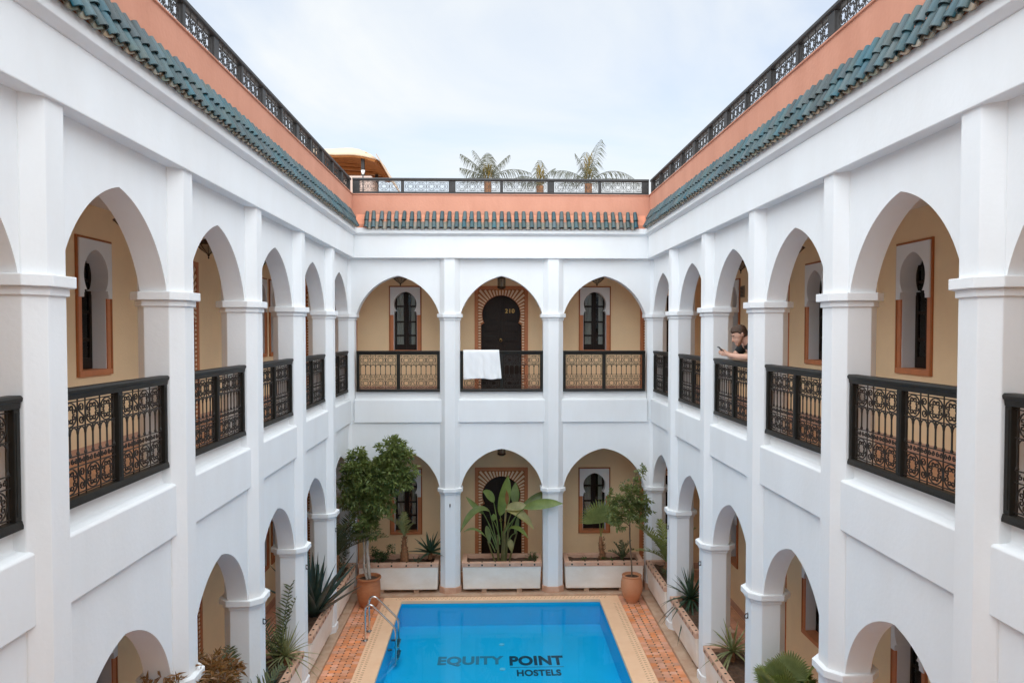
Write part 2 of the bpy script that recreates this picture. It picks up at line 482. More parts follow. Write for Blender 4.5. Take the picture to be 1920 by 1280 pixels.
def text_mesh(body, size, m, bold=0.0, extrude=0.0015, spacing=1.0, flat=True):
    cu = bpy.data.curves.new("t", 'FONT')
    cu.body = body; cu.size = size; cu.offset = bold; cu.extrude = extrude; cu.space_character = spacing
    cu.align_x = 'LEFT'
    ob = bpy.data.objects.new("t", cu); COL.objects.link(ob)
    dg = bpy.context.evaluated_depsgraph_get()
    me = bpy.data.meshes.new_from_object(ob.evaluated_get(dg))
    bpy.data.objects.remove(ob); bpy.data.curves.remove(cu)
    me.materials.clear(); me.materials.append(m)
    if len(me.vertices):
        x0 = min(v.co.x for v in me.vertices); x1 = max(v.co.x for v in me.vertices)
        y0 = min(v.co.y for v in me.vertices); y1 = max(v.co.y for v in me.vertices)
    return me, (x0, x1, y0, y1)
def floor_text(body, x0, x1, y0, y1, m, bold):
    me, (a, b, c, d) = text_mesh(body, 0.3, m, bold, spacing=1.05)
    sx = (x1 - x0) / (b - a); sy = (y1 - y0) / (d - c)
    for v in me.vertices:
        v.co.x = (v.co.x - a) * sx; v.co.y = (v.co.y - c) * sy
    me.name = "lettering"
    link("lettering", me, basin, (x0, y0, FZ + .004))
floor_text("EQUITY", -0.965, 0.195, 12.83, 13.22, LETG, 0.012)
floor_text("POINT", 0.295, 1.245, 12.83, 13.21, LETN, 0.012)
floor_text("HOSTELS", 0.41, 1.165, 12.43, 12.66, LETN, 0.010)
ln = MB(); ln.box(0.30, 1.235, 12.755, 12.772, FZ + .002, FZ + .005, LETG); ln.build("lettering_rule", basin)
for y in (13.70, 12.69):
    j = MB(); j.lathe([(0.0, .014), (.02, .014), (.02, .008), (.032, .008), (.036, .016), (.05, .012), (.052, 0)], JETM, 18)
    j.build("floor_jet", basin, (0.168, y, FZ))

# coping with carved slashes
cp = MB()
copings = [("left", [(CXL, PYF - .4), (PX0 + .015, PYF - .4), (PX0 + .015, PYB - .015), (CXL, CYB)]),
           ("right", [(PX1 - .015, PYF - .4), (CXR, PYF - .4), (CXR, CYB), (PX1 - .015, PYB - .015)]),
           ("back", [(CXL, CYB), (PX0 + .015, PYB - .015), (PX1 - .015, PYB - .015), (CXR, CYB)])]
coping = link("pool_coping", None, None, kind='structure')
for nm, poly in copings:
    c_ = MB(); c_.prism(poly, -0.05, 0.014, STONE, axis='z'); c_.build("coping_slab", coping, bevel=.008)
sl = MB()
def slash(cx, cy, ang, L):
    ca, sa = math.cos(ang), math.sin(ang); h = .0055
    sl.prism([(cx + ca * a - sa * b, cy + sa * a + ca * b) for a, b in ((-L, -h), (L, -h), (L, h), (-L, h))], .0125, .0158, INLAY, axis='z')
y = 14.35; k = 0
while y > 6:
    ph = math.sin(y * 3.1)
    for x0 in (CXL + .10, CXR - .10):
        for q in (-1, 1):
            xx = x0 + q * .034
            slash(xx, y + (.02 if q > 0 else 0), q * .5 * ph + .15, .021)
    y -= .075; k += 1
x = CXL + .25
while x < CXR - .25:
    for q in (-1, 1):
        slash(x + (.03 if q > 0 else 0), (CYB + PYB) / 2 + q * .032, math.pi / 2 + .6 * math.sin(x * 3), .018)
    x += .075
sl.build("carved_slashes", coping, kind='stuff')

# kerb step under the pillars
kb = MB()
kb.box(XL - .6, XL + .10, -1.0, D0 - .10, -0.02, 0.045, KERB)
kb.box(XR - .14, XR + .6, -1.0, D0 - .10, -0.02, 0.045, KERB)
kb.box(XL - .6, XR + .6, D0 - .098, D0 + .7, -0.02, 0.045, KERB)
kb.build("kerb_step", kind='structure', bevel=.008)

# ------------------------------------------------------------------ shared wing parts (local x along the wing, y away from the courtyard, z up)
def octagon(hw, c, y0, y1):
    return [(-hw + c, y0), (hw - c, y0), (hw, y0 + c), (hw, y1 - c), (hw - c, y1), (-hw + c, y1), (-hw, y1 - c), (-hw, y0 + c)]
p = MB(); p.prism(octagon(PW, CH, 0, .42), 0.16, 6.76, WHITE, axis='z'); PILLAR_ME = p.mesh("pillar", bevel=.006)
p = MB(); p.prism(octagon(PW + .022, CH + .01, -.022, .442), 0.03, 0.165, RIM, axis='z'); PLINTH_ME = p.mesh("plinth", bevel=.006)
p = MB(); p.prism(octagon(PW + .022, CH + .01, -.022, .442), 0.03, 0.165, WHITE, axis='z'); PLINTH_W = p.mesh("plinth", bevel=.012)
def capital(z0, z1):
    p = MB()
    h = z1 - z0
    p.prism(octagon(PW + .018, CH + .008, -.018, .438), z0, z0 + h * .42, WHITE, axis='z')
    p.prism(octagon(PW + .052, CH + .022, -.052, .472), z0 + h * .42, z1, WHITE, axis='z')
    return p.mesh("capital", bevel=.006)
CAP_UP, CAP_LO = capital(5.522, 5.650), capital(2.035, 2.155)
def arch_curve(a, rise, z0, n=22, th=R(50)):
    """right half: from (a,z0) to (0,z0+rise), circular arc bulging outwards"""
    A = Vector((a, z0)); B = Vector((0, z0 + rise)); ch = B - A; L = ch.length
    r = L / (2 * math.sin(th / 2)); mid = (A + B) / 2
    nrm = Vector((-ch.y, ch.x)).normalized()
    if nrm.x < 0: nrm = -nrm
    cen = mid - nrm * (r * math.cos(th / 2))
    a0 = math.atan2(A.y - cen.y, A.x - cen.x); a1 = math.atan2(B.y - cen.y, B.x - cen.x)
    return [(cen.x + r * math.cos(a0 + (a1 - a0) * t / n), cen.y + r * math.sin(a0 + (a1 - a0) * t / n)) for t in range(n + 1)]
def arch_panel(z0, rise, ztop, th):
    a = BAY / 2 - PW - .012
    c = arch_curve(a, rise, z0, th=R(th))
    rgt = c; lft = [(-x, z) for x, z in c[:-1]][::-1]
    h = BAY / 2 - .06
    poly = [(-h, z0), (-h, ztop), (h, ztop), (h, z0)] + rgt + lft
    p = MB(); p.prism(poly, SP0, SP1, WHITE, axis='y')
    return p.mesh("arch", smooth=30)
ARCH_UP = arch_panel(5.645, .763, 6.76, 61)
ARCH_LO = arch_panel(2.150, .787, 3.50, 72)
p = MB()
hb = BAY / 2 - .168
p.prism([(.066, 3.478), (.066, 3.925), (.082, 3.942), (.165, 3.952), (.178, 3.968), (.182, 4.088), (.325, 4.088), (.325, 3.478)], -hb, hb, WHITE, axis='x')
FASCIA_ME = p.mesh("parapet_band", bevel=.007)

# balcony railing
def ring(mb, cx, cz, r, tr, n=14, y=0):
    mb.tube([(cx + r * math.cos(2 * math.pi * i / n), y, cz + r * math.sin(2 * math.pi * i / n)) for i in range(n)], tr, IRON, n=4, closed=True, up=(0, 1, 0))
def spiral(mb, cx, cz, r0, r1, a0, turns, tr, n=14, y=0):
    pts = []
    for i in range(n + 1):
        t = i / n; a = a0 + turns * 2 * math.pi * t; r = r0 + (r1 - r0) * t
        pts.append((cx + r * math.cos(a), y, cz + r * math.sin(a)))
    mb.tube(pts, tr, IRON, n=4, up=(0, 1, 0), cap=False)
    return pts
def rosette(mb, cx, cz, rx, rz, tr):
    n = 16
    mb.tube([(cx + rx * math.cos(2 * math.pi * i / n), 0, cz + rz * math.sin(2 * math.pi * i / n)) for i in range(n)], tr, IRON, n=4, closed=True, up=(0, 1, 0))
    for k in range(8):
        a = math.pi / 8 + k * math.pi / 4
        q = 0.66
        s_ = 1 if k % 2 else -1
        spiral(mb, cx + rx * q * math.cos(a), cz + rz * q * math.sin(a), rx * .26, rx * .07, a + math.pi * (.5 * s_), 1.1 * s_, tr * .95, 9)
def bar(mb, x0, z0, x1, z1, tr):
    mb.tube([(x0, 0, z0), (x1, 0, z1)], tr, IRON, n=4, up=(0, 1, 0), cap=False)
GW, GH = 0.7385, 0.685
def balcony_grille():
    mb = MB(); tr = .0056
    W = GW; m_ = .022
    zt, zr1, zb1, zb2, zb3, zbot = GH - .018, GH - .195, GH - .40, GH - .475, GH - .50, .022
    cols = [('c', .192), ('s', .096), ('c', .192), ('c', .192)]
    sc = (W - 2 * m_) / sum(c for _, c in cols)
    for z in (zt, zr1, zb1, zb2, zbot): bar(mb, 0, z, W, z, tr)
    x = m_; edges = [x]
    for kind, cw in cols:
        cw *= sc
        for zc, hh in (((zt + zr1) / 2, (zt - zr1) / 2), ((zb2 + zbot) / 2, (zb2 - zbot) / 2)):
            if kind == 'c': rosette(mb, x + cw / 2, zc, cw * .47, hh * .95, tr)
            else:
                u = cw * .36
                p1 = spiral(mb, x + cw / 2, zc + hh * .48, u, u * .25, -math.pi * .75, -1.35, tr, 12)
                p2 = spiral(mb, x + cw / 2, zc - hh * .48, u, u * .25, math.pi * .25, -1.35, tr, 12)
                mb.tube([p1[0], p2[0]], tr, IRON, n=4, up=(0, 1, 0), cap=False)
        x += cw; edges.append(x)
    for e in edges: bar(mb, e, 0, e, GH, tr)
    nb = 7
    for i in range(nb + 1):
        xx = m_ + (W - 2 * m_) * i / nb
        mb.tube([(xx, 0, zb1), (xx, 0, zb1 + .012), (xx, 0, zb1 + .03), (xx, 0, zr1 - .06), (xx, 0, zr1 - .04), (xx, 0, zr1)],
                [.006, .013, .007, .007, .010, .006], IRON, n=5)
    for i in range(nb):
        xa = m_ + (W - 2 * m_) * i / nb; xb = m_ + (W - 2 * m_) * (i + 1) / nb
        c = (xa + xb) / 2; r = (xb - xa) / 2 - .004
        mb.tube([(c + r * math.cos(math.pi * t / 7), 0, zr1 - .052 + .046 * math.sin(math.pi * t / 7)) for t in range(8)], tr, IRON, n=4, up=(0, 1, 0), cap=False)
        spiral(mb, c - r * .45, (zb1 + zb2) / 2, r * .42, r * .15, math.pi / 2, 1.2, tr * .9, 8)
        spiral(mb, c + r * .45, (zb1 + zb2) / 2, r * .42, r * .15, math.pi / 2, -1.2, tr * .9, 8)
    return mb.mesh("grille")
GRILLE_ME = balcony_grille()
def balcony_railing(parent, x):
    """frame of dark painted timber with two wrought iron panels"""
    t = part_empty("balcony_railing", parent, (x, .15, 0))
    hw = BAY / 2 - PW - .003
    for nm, me in RAIL_MES:
        link(nm, me, t)
    for i, px in enumerate((-hw, -.035, hw - .058)):
        link("post", POST_MES[0 if i != 1 else 1], t, (px, 0, 0))
    link("grille", GRILLE_ME, t, (-hw + .058, 0, 4.143))
    link("grille", GRILLE_ME, t, (.035, 0, 4.143))
    return t
hw = BAY / 2 - PW - .003
m1 = MB()
m1.prism([(-.033, 4.830), (-.038, 4.868), (-.048, 4.874), (-.052, 4.895), (-.038, 4.910), (.038, 4.910), (.052, 4.895), (.048, 4.874), (.038, 4.868), (.033, 4.830)], -hw, hw, DARKW, axis='x')
m2 = MB(); m2.prism([(-.042, 4.091), (-.042, 4.112), (-.033, 4.143), (.033, 4.143), (.042, 4.112), (.042, 4.091)], -hw, hw, DARKW, axis='x')
RAIL_MES = [("handrail", m1.mesh("handrail", bevel=.003)), ("bottom_rail", m2.mesh("bottom_rail", bevel=.003))]
POST_MES = []
for wd in (.058, .070):
    q = MB(); q.box(0, wd, -.030, .030, 4.1435, 4.8295, DARKW); q.box(.014, wd - .014, -.035, .035, 4.17, 4.81, DARKW)
    POST_MES.append(q.mesh("post", bevel=.004))

# roof railing
RGW, RGH = 0.70, 0.215
def roof_grille(W):
    mb = MB(); tr = .0048; H = RGH
    for z in (.024, H - .024): bar(mb, .018, z, W - .018, z, tr)
    for x in (.018, W - .018): bar(mb, x, .024, x, H - .024, tr)
    n = 4; cw = (W - .036) / n
    for i in range(n):
        cx = .018 + cw * (i + .5)
        rosette(mb, cx, H / 2, cw * .46, H * .37, tr)
        if i: bar(mb, .018 + cw * i, 0, .018 + cw * i, H, tr)
    return mb.mesh("grille")
_rg = {}
def roof_railing(parent, x0, x1, pitch, y=.075, z=8.012):
    t = part_empty("roof_railing", parent, (0, y, z))
    a = MB(); a.prism([(-.035, 0), (-.035, .05), (.035, .05), (.035, 0)], x0, x1, ROOFW, axis='x'); a.build("bottom_rail", t, bevel=.004)
    a = MB(); a.prism([(-.035, .262), (-.05, .275), (-.05, .305), (-.035, .318), (.035, .318), (.05, .305), (.05, .275), (.035, .262)], x0, x1, ROOFW, axis='x'); a.build("top_rail", t, bevel=.003)
    n = max(1, round((x1 - x0) / pitch)); pw = (x1 - x0) / n
    for i in range(n + 1):
        wd = .068 if i % 2 == 0 else .030
        key = ('p', wd)
        if key not in _rg:
            q = MB(); q.box(-wd, wd, -.033, .033, .0505, .2615, ROOFW); _rg[key] = q.mesh("post", bevel=.005)
        if 0 < i < n or True:
            xx = min(max(x0 + pw * i, x0 + wd), x1 - wd)
            link("post", _rg[key], t, (xx, 0, 0))
    gw = pw - .105
    key = ('g', round(gw, 3))
    if key not in _rg: _rg[key] = roof_grille(gw)
    for i in range(n):
        off = .072 if i % 2 == 0 else .033
        xx = x0 + pw * i + off + (.065 if i == 0 else 0) * 0
        link("grille", _rg[key], t, (xx, 0, .049))
    return t

# eave tiles
def cover_tile(L, r0, r1, th=.011, n=8):
    """half pipe along +y rising; local: y along the slope upward, z outwards of the slope"""
    vs = []; fs = []
    for (yy, r) in ((0, r0), (L, r1)):
        for t in (0, 1):
            rr = r - th * t
            for k in range(n + 1):
                a = math.pi * k / n
                vs.append((rr * math.cos(a), yy, rr * math.sin(a) * 1.05))
    m = n + 1
    for k in range(n):
        fs.append((k, 2 * m + k, 2 * m + k + 1, k + 1)[::-1])
        fs.append((m + k, m + k + 1, 3 * m + k + 1, 3 * m + k)[::-1])
        fs.append((k, k + 1, m + k + 1, m + k)[::-1])
        fs.append((2 * m + k, 3 * m + k, 3 * m + k + 1, 2 * m + k + 1)[::-1])
    return vs, fs
SLOPE = math.atan2(.33, .16)
def tile_mesh(L, r0, r1, m, name, invert=False):
    vs, fs = cover_tile(L, r0, r1)
    cs, sn = math.cos(SLOPE), math.sin(SLOPE)
    o = []
    for x, y_, z_ in vs:
        if invert: z_ = -z_ * .75
        # slope direction (0,cs,sn); outward normal (0,-sn,cs)
        o.append((x, y_ * cs - z_ * sn, y_ * sn + z_ * cs))
    if invert: fs = [f[::-1] for f in fs]
    mb = MB(); mb.add(o, fs, m)
    return mb.mesh(name, smooth=50)
COVER_ME = tile_mesh(.200, .048, .036, GLAZE, "roof_tile")
PAN_ME = tile_mesh(.17, .058, .052, PANM, "pan_tile", invert=True)
TP = 0.1475
def eave(parent, x0, x1, seed):
    t = part_empty("tiled_eave", parent)
    rr = random.Random(seed)
    b = MB(); b.prism([(-.085, 7.40), (.0, 7.600), (.02, 7.63), (.02, 7.328), (-.06, 7.328)], x0 - .12, x1 + .12, MORTAR, axis='x')
    b.build("mortar_bed", t)
    n = int((x1 - x0) / TP); off = (x1 - x0 - (n - 1) * TP) / 2
    for i in range(n):
        x = x0 + off + TP * i
        for row in (0, 1):
            yb = -.155 + .072 * row; zb = 7.318 + .149 * row
            if row == 1: yb -= .010; zb += .005
            o = link("roof_tile", COVER_ME, t, (x + rr.uniform(-.006, .006), yb, zb + rr.uniform(-.004, .004)))
            o.rotation_euler = (rr.uniform(-.03, .03), rr.uniform(-.05, .05), rr.uniform(-.04, .04))
        if i < n - 1:
            o = link("pan_tile", PAN_ME, t, (x + TP / 2 + rr.uniform(-.004, .004), -.172, 7.312))
            o.rotation_euler = (0, rr.uniform(-.05, .05), rr.uniform(-.04, .04))
    return t

# horseshoe window (local z absolute for the upper floor)
def horseshoe(cx, cz, rx, rz, zp, n=20, point=.018):
    """right half from pinch height zp up to the apex"""
    a0 = math.asin((zp - cz) / rz)
    pts = []
    for i in range(n + 1):
        a = a0 + (math.pi / 2 - a0) * i / n
        zz = cz + rz * math.sin(a)
        zz += point * max(0, (i / n - .6) / .4) ** 2
        pts.append((cx + rx * math.cos(a), zz))
    return pts
def half_polys(mb, pts, skip, y0, y1, m, side=None):
    mb.prism(pts, y0, y1, m, axis='y', side=side, skip=skip)
    mp = [(-x, z) for x, z in pts][::-1]
    n = len(pts)
    sk = tuple((n - 2 - i) % n for i in skip)
    mb.prism(mp, y0, y1, m, axis='y', side=side, skip=sk)
WZ0, WZ1, WHW = 4.83, 6.285, .352
def window_meshes():
    out = []
    b = .026   # brown-orange band round the whole window
    f = MB()
    f.box(-WHW, -WHW + b, -.022, .12, WZ0, WZ1, BROWNO); f.box(WHW - b, WHW, -.022, .12, WZ0, WZ1, BROWNO)
    f.box(-WHW + b, WHW - b, -.022, .12, WZ1 - b, WZ1, BROWNO)
    out.append(("border", f.mesh("border", bevel=.003)))
    # white horseshoe panel
    zb = 5.655; hx = WHW - b - .001
    arc = horseshoe(0, 5.895, .245, .25, 5.735)
    leg = .245
    pts = [(0, WZ1 - b - .001)] + [(0, arc[-1][1])] + arc[::-1][1:] + [(.235, 5.735), (.235, 5.70), (leg, 5.70), (leg, zb), (hx, zb), (hx, WZ1 - b - .001)]
    w_ = MB(); half_polys(w_, pts, (0,), -.034, .20, WHITE)
    out.append(("horseshoe_panel", w_.mesh("horseshoe_panel")))
    o_ = MB()
    for s in (-1, 1):
        xa, xb = sorted((s * .255, s * hx))
        o_.box(xa, xb, -.014, .20, WZ0 + .062, zb - .001, ORANGE)
    o_.box(-hx, hx, -.026, .20, WZ0, WZ0 + .061, ORANGE)
    out.append(("painted_jamb", o_.mesh("painted_jamb", bevel=.003)))
    for s in (-1, 1):   # plastered reveals lining the opening
        rv = MB()
        xa, xb = sorted((s * .247, s * .2548))
        rv.box(xa, xb, .004, .20, WZ0 + .0625, zb - .0015, WHITE)
        out.append(("reveal", rv.mesh("reveal")))
    s_ = MB(); y0, y1 = .150, .185
    Z0, Z1 = WZ0 + .062, 6.17
    for s in (-1, 1):
        xo = s * .2465; xi = s * .012
        def bx(xa, xb, z0, z1, ya=y0, yb=y1):
            xa, xb = sorted((xa, xb)); s_.box(xa, xb, ya, yb, z0, z1, DOORW)
        bx(xo, xo - s * .045, Z0, Z1); bx(xi, xi + s * .04, Z0, Z1)
        bx(xi + s * .04, xo - s * .045, Z0, Z0 + .12); bx(xi + s * .04, xo - s * .045, Z1 - .05, Z1)
        for zz in (5.19, 5.49, 5.83): bx(xi + s * .04, xo - s * .045, zz, zz + .035, y0 + .006, y1 - .006)
    s_.box(-.012, .012, y0 - .012, y1, Z0, Z1, DOORW)
    out.append(("sash", s_.mesh("sash", bevel=.003)))
    gl = []
    for s in (-1, 1):
        for z0, z1 in ((5.01, 5.19), (5.225, 5.49), (5.525, 5.83), (5.865, 6.12)):
            q = MB(); xa, xb = sorted((s * .052, s * .2015)); q.box(xa, xb, .165, .169, z0, z1, GLASS); gl.append(q.mesh("pane"))
    for q in gl: out.append(("pane", q))
    c_ = MB(); N = 18
    for s, c0, c1 in ((-1, .035, .235), (1, .11, .235)):
        vs = []; fs = []
        for i in range(N + 1):
            t = i / N; x = s * (c0 + (c1 - c0) * t)
            yy = .200 + .010 * math.sin(t * 26)
            vs += [(x, yy, Z0 + .02), (x, yy, Z1 - .03)]
        for i in range(N): fs.append((2 * i, 2 * i + 2, 2 * i + 3, 2 * i + 1))
        c_.add(vs, fs, CURT)
    out.append(("curtain", c_.mesh("curtain", smooth=60)))
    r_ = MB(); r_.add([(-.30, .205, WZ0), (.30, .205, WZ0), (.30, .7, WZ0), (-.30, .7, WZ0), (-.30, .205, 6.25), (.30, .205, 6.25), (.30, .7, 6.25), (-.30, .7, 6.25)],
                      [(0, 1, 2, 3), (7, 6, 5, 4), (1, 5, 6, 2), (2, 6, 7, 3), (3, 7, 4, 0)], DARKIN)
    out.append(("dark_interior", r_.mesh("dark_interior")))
    return out
WIN_MES = window_meshes()
def window(parent, x, dz=0.0):
    t = part_empty("window", parent, (x, GD, dz))
    for nm, me in WIN_MES: link(nm, me, t)
    return t

DHW, DZ1 = .583, 6.285
def door_meshes():
    out = []
    b = .07; z0 = FLOOR_UP + .004
    f = MB()
    f.box(-DHW, -DHW + b, -.022, .16, z0, DZ1, ORANGE); f.box(DHW - b, DHW, -.022, .16, z0, DZ1, ORANGE)
    f.box(-DHW + b, DHW - b, -.022, .16, DZ1 - b, DZ1, ORANGE)
    out.append(("border", f.mesh("border", bevel=.003)))
    arc = horseshoe(0, 5.665, .418, .415, 5.475, point=.008)
    hx = DHW - b - .001; zt = DZ1 - b - .001
    pts = [(0, zt), (0, arc[-1][1])] + arc[::-1][1:] + [(.39, 5.475), (.443, 5.43), (.443, z0), (hx, z0), (hx, zt)]
    w_ = MB(); half_polys(w_, pts, (0,), -.008, .16, BROWNO)
    out.append(("surround", w_.mesh("surround")))
    # beige rays: strips proud of the surround
    st = MB()
    def ray_strip(p, q, wdt0, wdt1):
        p = Vector(p); q = Vector(q); d = (q - p).normalized(); n = Vector((-d.y, d.x))
        poly = [p - n * wdt0, q - n * wdt1, q + n * wdt1, p + n * wdt0]
        st.prism([(v.x, v.y) for v in poly], -.015, -.007, BEIGE, axis='y')
    cz = 5.665
    n = 29
    a0, a1 = R(-20), R(200)
    for i in range(n + 1):
        a = a0 + (a1 - a0) * i / n
        ca, sa = math.cos(a), math.sin(a)
        p_ = (ca * .428, cz + sa * .425)
        hxx = hx - .012
        t = min(hxx / abs(ca) if abs(ca) > 1e-6 else 9, (zt - .02 - cz) / sa if sa > 1e-6 else 9)
        q_ = (ca * t, cz + sa * t)
        if abs(p_[0]) < hxx: ray_strip(p_, q_, .0155, .0155 * t / .43)
    zz = 5.44
    while zz > z0 + .03:
        for s in (-1, 1): ray_strip((s * .450, zz), (s * (hx - .012), zz), .0165, .0165)
        zz -= .061
    out.append(("striped_surround", st.mesh("striped_surround")))
    for s in (-1, 1):
        l_ = MB(); y0 = .115
        xa, xb = sorted((s * .004, s * .442))
        l_.box(xa, xb, y0, y0 + .045, z0, 6.085, DOORW)
        for (za, zb) in ((5.52, 5.98), (5.28, 5.42), (5.06, 5.20), (4.15, 4.98)):
            x1, x2 = sorted((s * .075, s * .375))
            # raised and fielded panel: outer moulding then centre
            l_.box(x1, x2, y0 - .012, y0 + .001, za, zb, DOORW)
            l_.box(x1 + .03, x2 - .03, y0 - .024, y0 - .011, za + .03, zb - .03, DOORW)
        if s > 0: l_.box(-.022, .022, y0 - .018, y0 + .001, z0, 6.084, DOORW)
        out.append(("door_leaf", l_.mesh("door_leaf", bevel=.004)))
    h_ = MB(); h_.tube([(-.012, .092, 5.13), (-.012, .075, 5.13)], .012, BRASS, 8)
    h_.tube([(-.012 + .028 * math.sin(2 * math.pi * i / 12), .078, 5.10 + .03 * math.cos(2 * math.pi * i / 12)) for i in range(12)], .005, BRASS, 5, closed=True)
    out.append(("door_ring", h_.mesh("door_ring")))
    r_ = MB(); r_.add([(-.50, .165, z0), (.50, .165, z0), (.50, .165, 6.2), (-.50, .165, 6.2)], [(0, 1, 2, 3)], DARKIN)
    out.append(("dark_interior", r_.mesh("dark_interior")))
    return out
DOOR_MES = door_meshes()
def door(parent, x, dz=0.0, number=None):
    t = part_empty("door", parent, (x, GD, dz))
    for nm, me in DOOR_MES: link(nm, me, t, **({'kind': 'stuff'} if nm == 'striped_surround' else {}))
    if number:
        me, (a, b, c, d) = text_mesh(number, .15, BRASS, .002, .004, 1.15)
        me.name = "door_number"
        s_ = .205 / (b - a)
        for v in me.vertices:
            X, Y_, Z_ = v.co
            v.co = ((X - a) * s_, Z_ , (Y_ - c) * s_)
        link("door_number", me, t, (.085, .085, 5.70))
    return t

def gallery_wall(parent, x0, x1, z0, z1, opens, name="gallery_wall"):
    """opens: (xc, halfwidth, za, zb) rectangles left open for windows and doors"""
    mb = MB(); x = x0
    for xc, h, za, zb in sorted(opens):
        if xc - h > x: mb.box(x, xc - h, GD, GD + .2, z0, z1, CREAM)
        if za > z0 + .01: mb.box(xc - h, xc + h, GD, GD + .2, z0, za, CREAM)
        if zb < z1: mb.box(xc - h, xc + h, GD, GD + .2, zb, z1, CREAM)
        x = xc + h
    if x < x1: mb.box(x, x1, GD, GD + .2, z0, z1, CREAM)
    return mb.build(name, parent)
def skirting(parent, x0, x1, z0, doors):
    x = x0
    for xc in sorted(doors):
        if xc - DHW > x:
            q = MB(); q.box(x, xc - DHW - .002, GD - .014, GD - .001, z0 + .002, z0 + .13, RIM); q.build("skirting", parent)
        x = xc + DHW
    if x1 > x + .05:
        q = MB(); q.box(x + .002, x1, GD - .014, GD - .001, z0 + .002, z0 + .13, RIM); q.build("skirting", parent)

def hook(parent, x, y, z, rz=0):
    h = MB()
    h.tube([(0, 0, .03), (0, -.03, .035), (0, -.05, .01), (0, -.045, -.03), (0, -.02, -.04), (0, -.012, -.02)], .008, IRON, 6)
    h.prism([(-.014, -.02), (0, -.05), (.014, -.02), (.014, .03), (0, .055), (-.014, .03)], -.006, .004, IRON, axis='y')
    o = h.build("wall_hook", parent, (x, y, z), rz); o.scale = (.8, .8, .8)

# ------------------------------------------------------------------ the three wings
def wing(name, label, loc, rz, pillars, bays, x0, x1, wins_up, doors_up, wins_lo, doors_lo, fr0, fr1, gx0, gx1, sx0, sx1, seed, skip_pillar=()):
    r = thing(name, label, "building", loc, rz)
    for x in pillars:
        link("pillar", PILLAR_ME, r, (x, 0, 0)); link("plinth", PLINTH_ME if name == "back_wing" else PLINTH_W, r, (x, 0, 0))
        link("capital", CAP_UP, r, (x, 0, 0)); link("capital", CAP_LO, r, (x, 0, 0))
    for x in bays:
        link("arch", ARCH_UP, r, (x, 0, 0)); link("arch", ARCH_LO, r, (x, 0, 0))
        link("parapet_band", FASCIA_ME, r, (x, 0, 0))
        balcony_railing(r, x)
    q = MB(); q.prism([(-.03, 6.745), (-.03, 7.19), (.35, 7.19), (.35, 6.745)], fr0, fr1, WHITE, axis='x'); q.build("frieze", r, bevel=.008)
    q = MB(); q.prism([(-.045, 7.185), (-.075, 7.205), (-.105, 7.225), (-.105, 7.327), (.3, 7.327), (.3, 7.185)], fr0 if name != 'w' else fr0, fr1, WHITE, axis='x'); q.build("cornice", r, bevel=.006)
    q = MB(); q.prism([(.0, 7.329), (.0, 7.985), (-.018, 7.992), (-.018, 8.01), (.22, 8.01), (.22, 7.329)], fr0, fr1, PINK, axis='x'); q.build("roof_parapet", r, bevel=.006)
    # slabs
    q = MB(); q.box(sx0, sx1, .352, 4.5, CEIL_UP + .1, 7.2, CEIL); q.box(sx0, sx1, .346, GD + .25, CEIL_UP, CEIL_UP + .099, CEIL); q.build("gallery_ceiling", r)
    q = MB(); q.box(sx0, sx1, .327, GD + .25, CEIL_LO, FLOOR_UP - .012, CEIL); q.build("gallery_slab", r)
    q = MB(); q.box(sx0, sx1, .327, GD + .001, FLOOR_UP - .0115, FLOOR_UP, TERR2); q.build("gallery_floor", r)
    gallery_wall(r, gx0, gx1, FLOOR_UP, CEIL_UP, [(x, WHW - .002, WZ0 + .002, WZ1 - .002) for x in wins_up] + [(x, DHW - .002, FLOOR_UP - .5, DZ1 - .002) for x in doors_up])
    gallery_wall(r, gx0, gx1, 0.0, CEIL_LO, [(x, WHW - .002, WZ0 - 3.98 + .002, WZ1 - 3.98 - .002) for x in wins_lo] + [(x, DHW - .002, -1, DZ1 - 3.98 - .002) for x in doors_lo])
    for x in wins_up: window(r, x)
    for x in wins_lo: window(r, x, -3.98)
    for x in doors_up: door(r, x, 0, "210" if (name == "back_wing" and abs(x - XC) < .3) else None)
    for x in doors_lo: door(r, x, -3.97)
    skirting(r, gx0, gx1, FLOOR_UP, doors_up); skirting(r, gx0, gx1, 0.03, doors_lo)
    return r

PB = [XC - BAY / 2, XC + BAY / 2]
BB = [XC - BAY, XC, XC + BAY]
bw = wing("back_wing", "white two-storey arcade wing across the far end of the pool with door 210", (0, D0, 0), 0, PB, BB,
          XL, XR, [-1.895, 2.245], [0.195, -3.52, 3.83], [-1.895, 2.245], [0.195, -3.52, 3.83], -3.3, 3.7, -4.235, 4.595, XL - .345, XR + .345, 11)
# corner pillars belong to the back wing
for x in (XL - .20, XR + .20):
    yy = .06
    link("pillar", PILLAR_ME, bw, (x, yy, 0)); link("plinth", PLINTH_ME, bw, (x, yy, 0))
    link("capital", CAP_UP, bw, (x, yy, 0)); link("capital", CAP_LO, bw, (x, yy, 0))
roof_railing(bw, XL + .0, XR - .0, 0.98)
eave(bw, XL + .20, XR - .20, 5)
hook(bw, PB[0], 0, 1.82); hook(bw, PB[1], 0, 1.82)

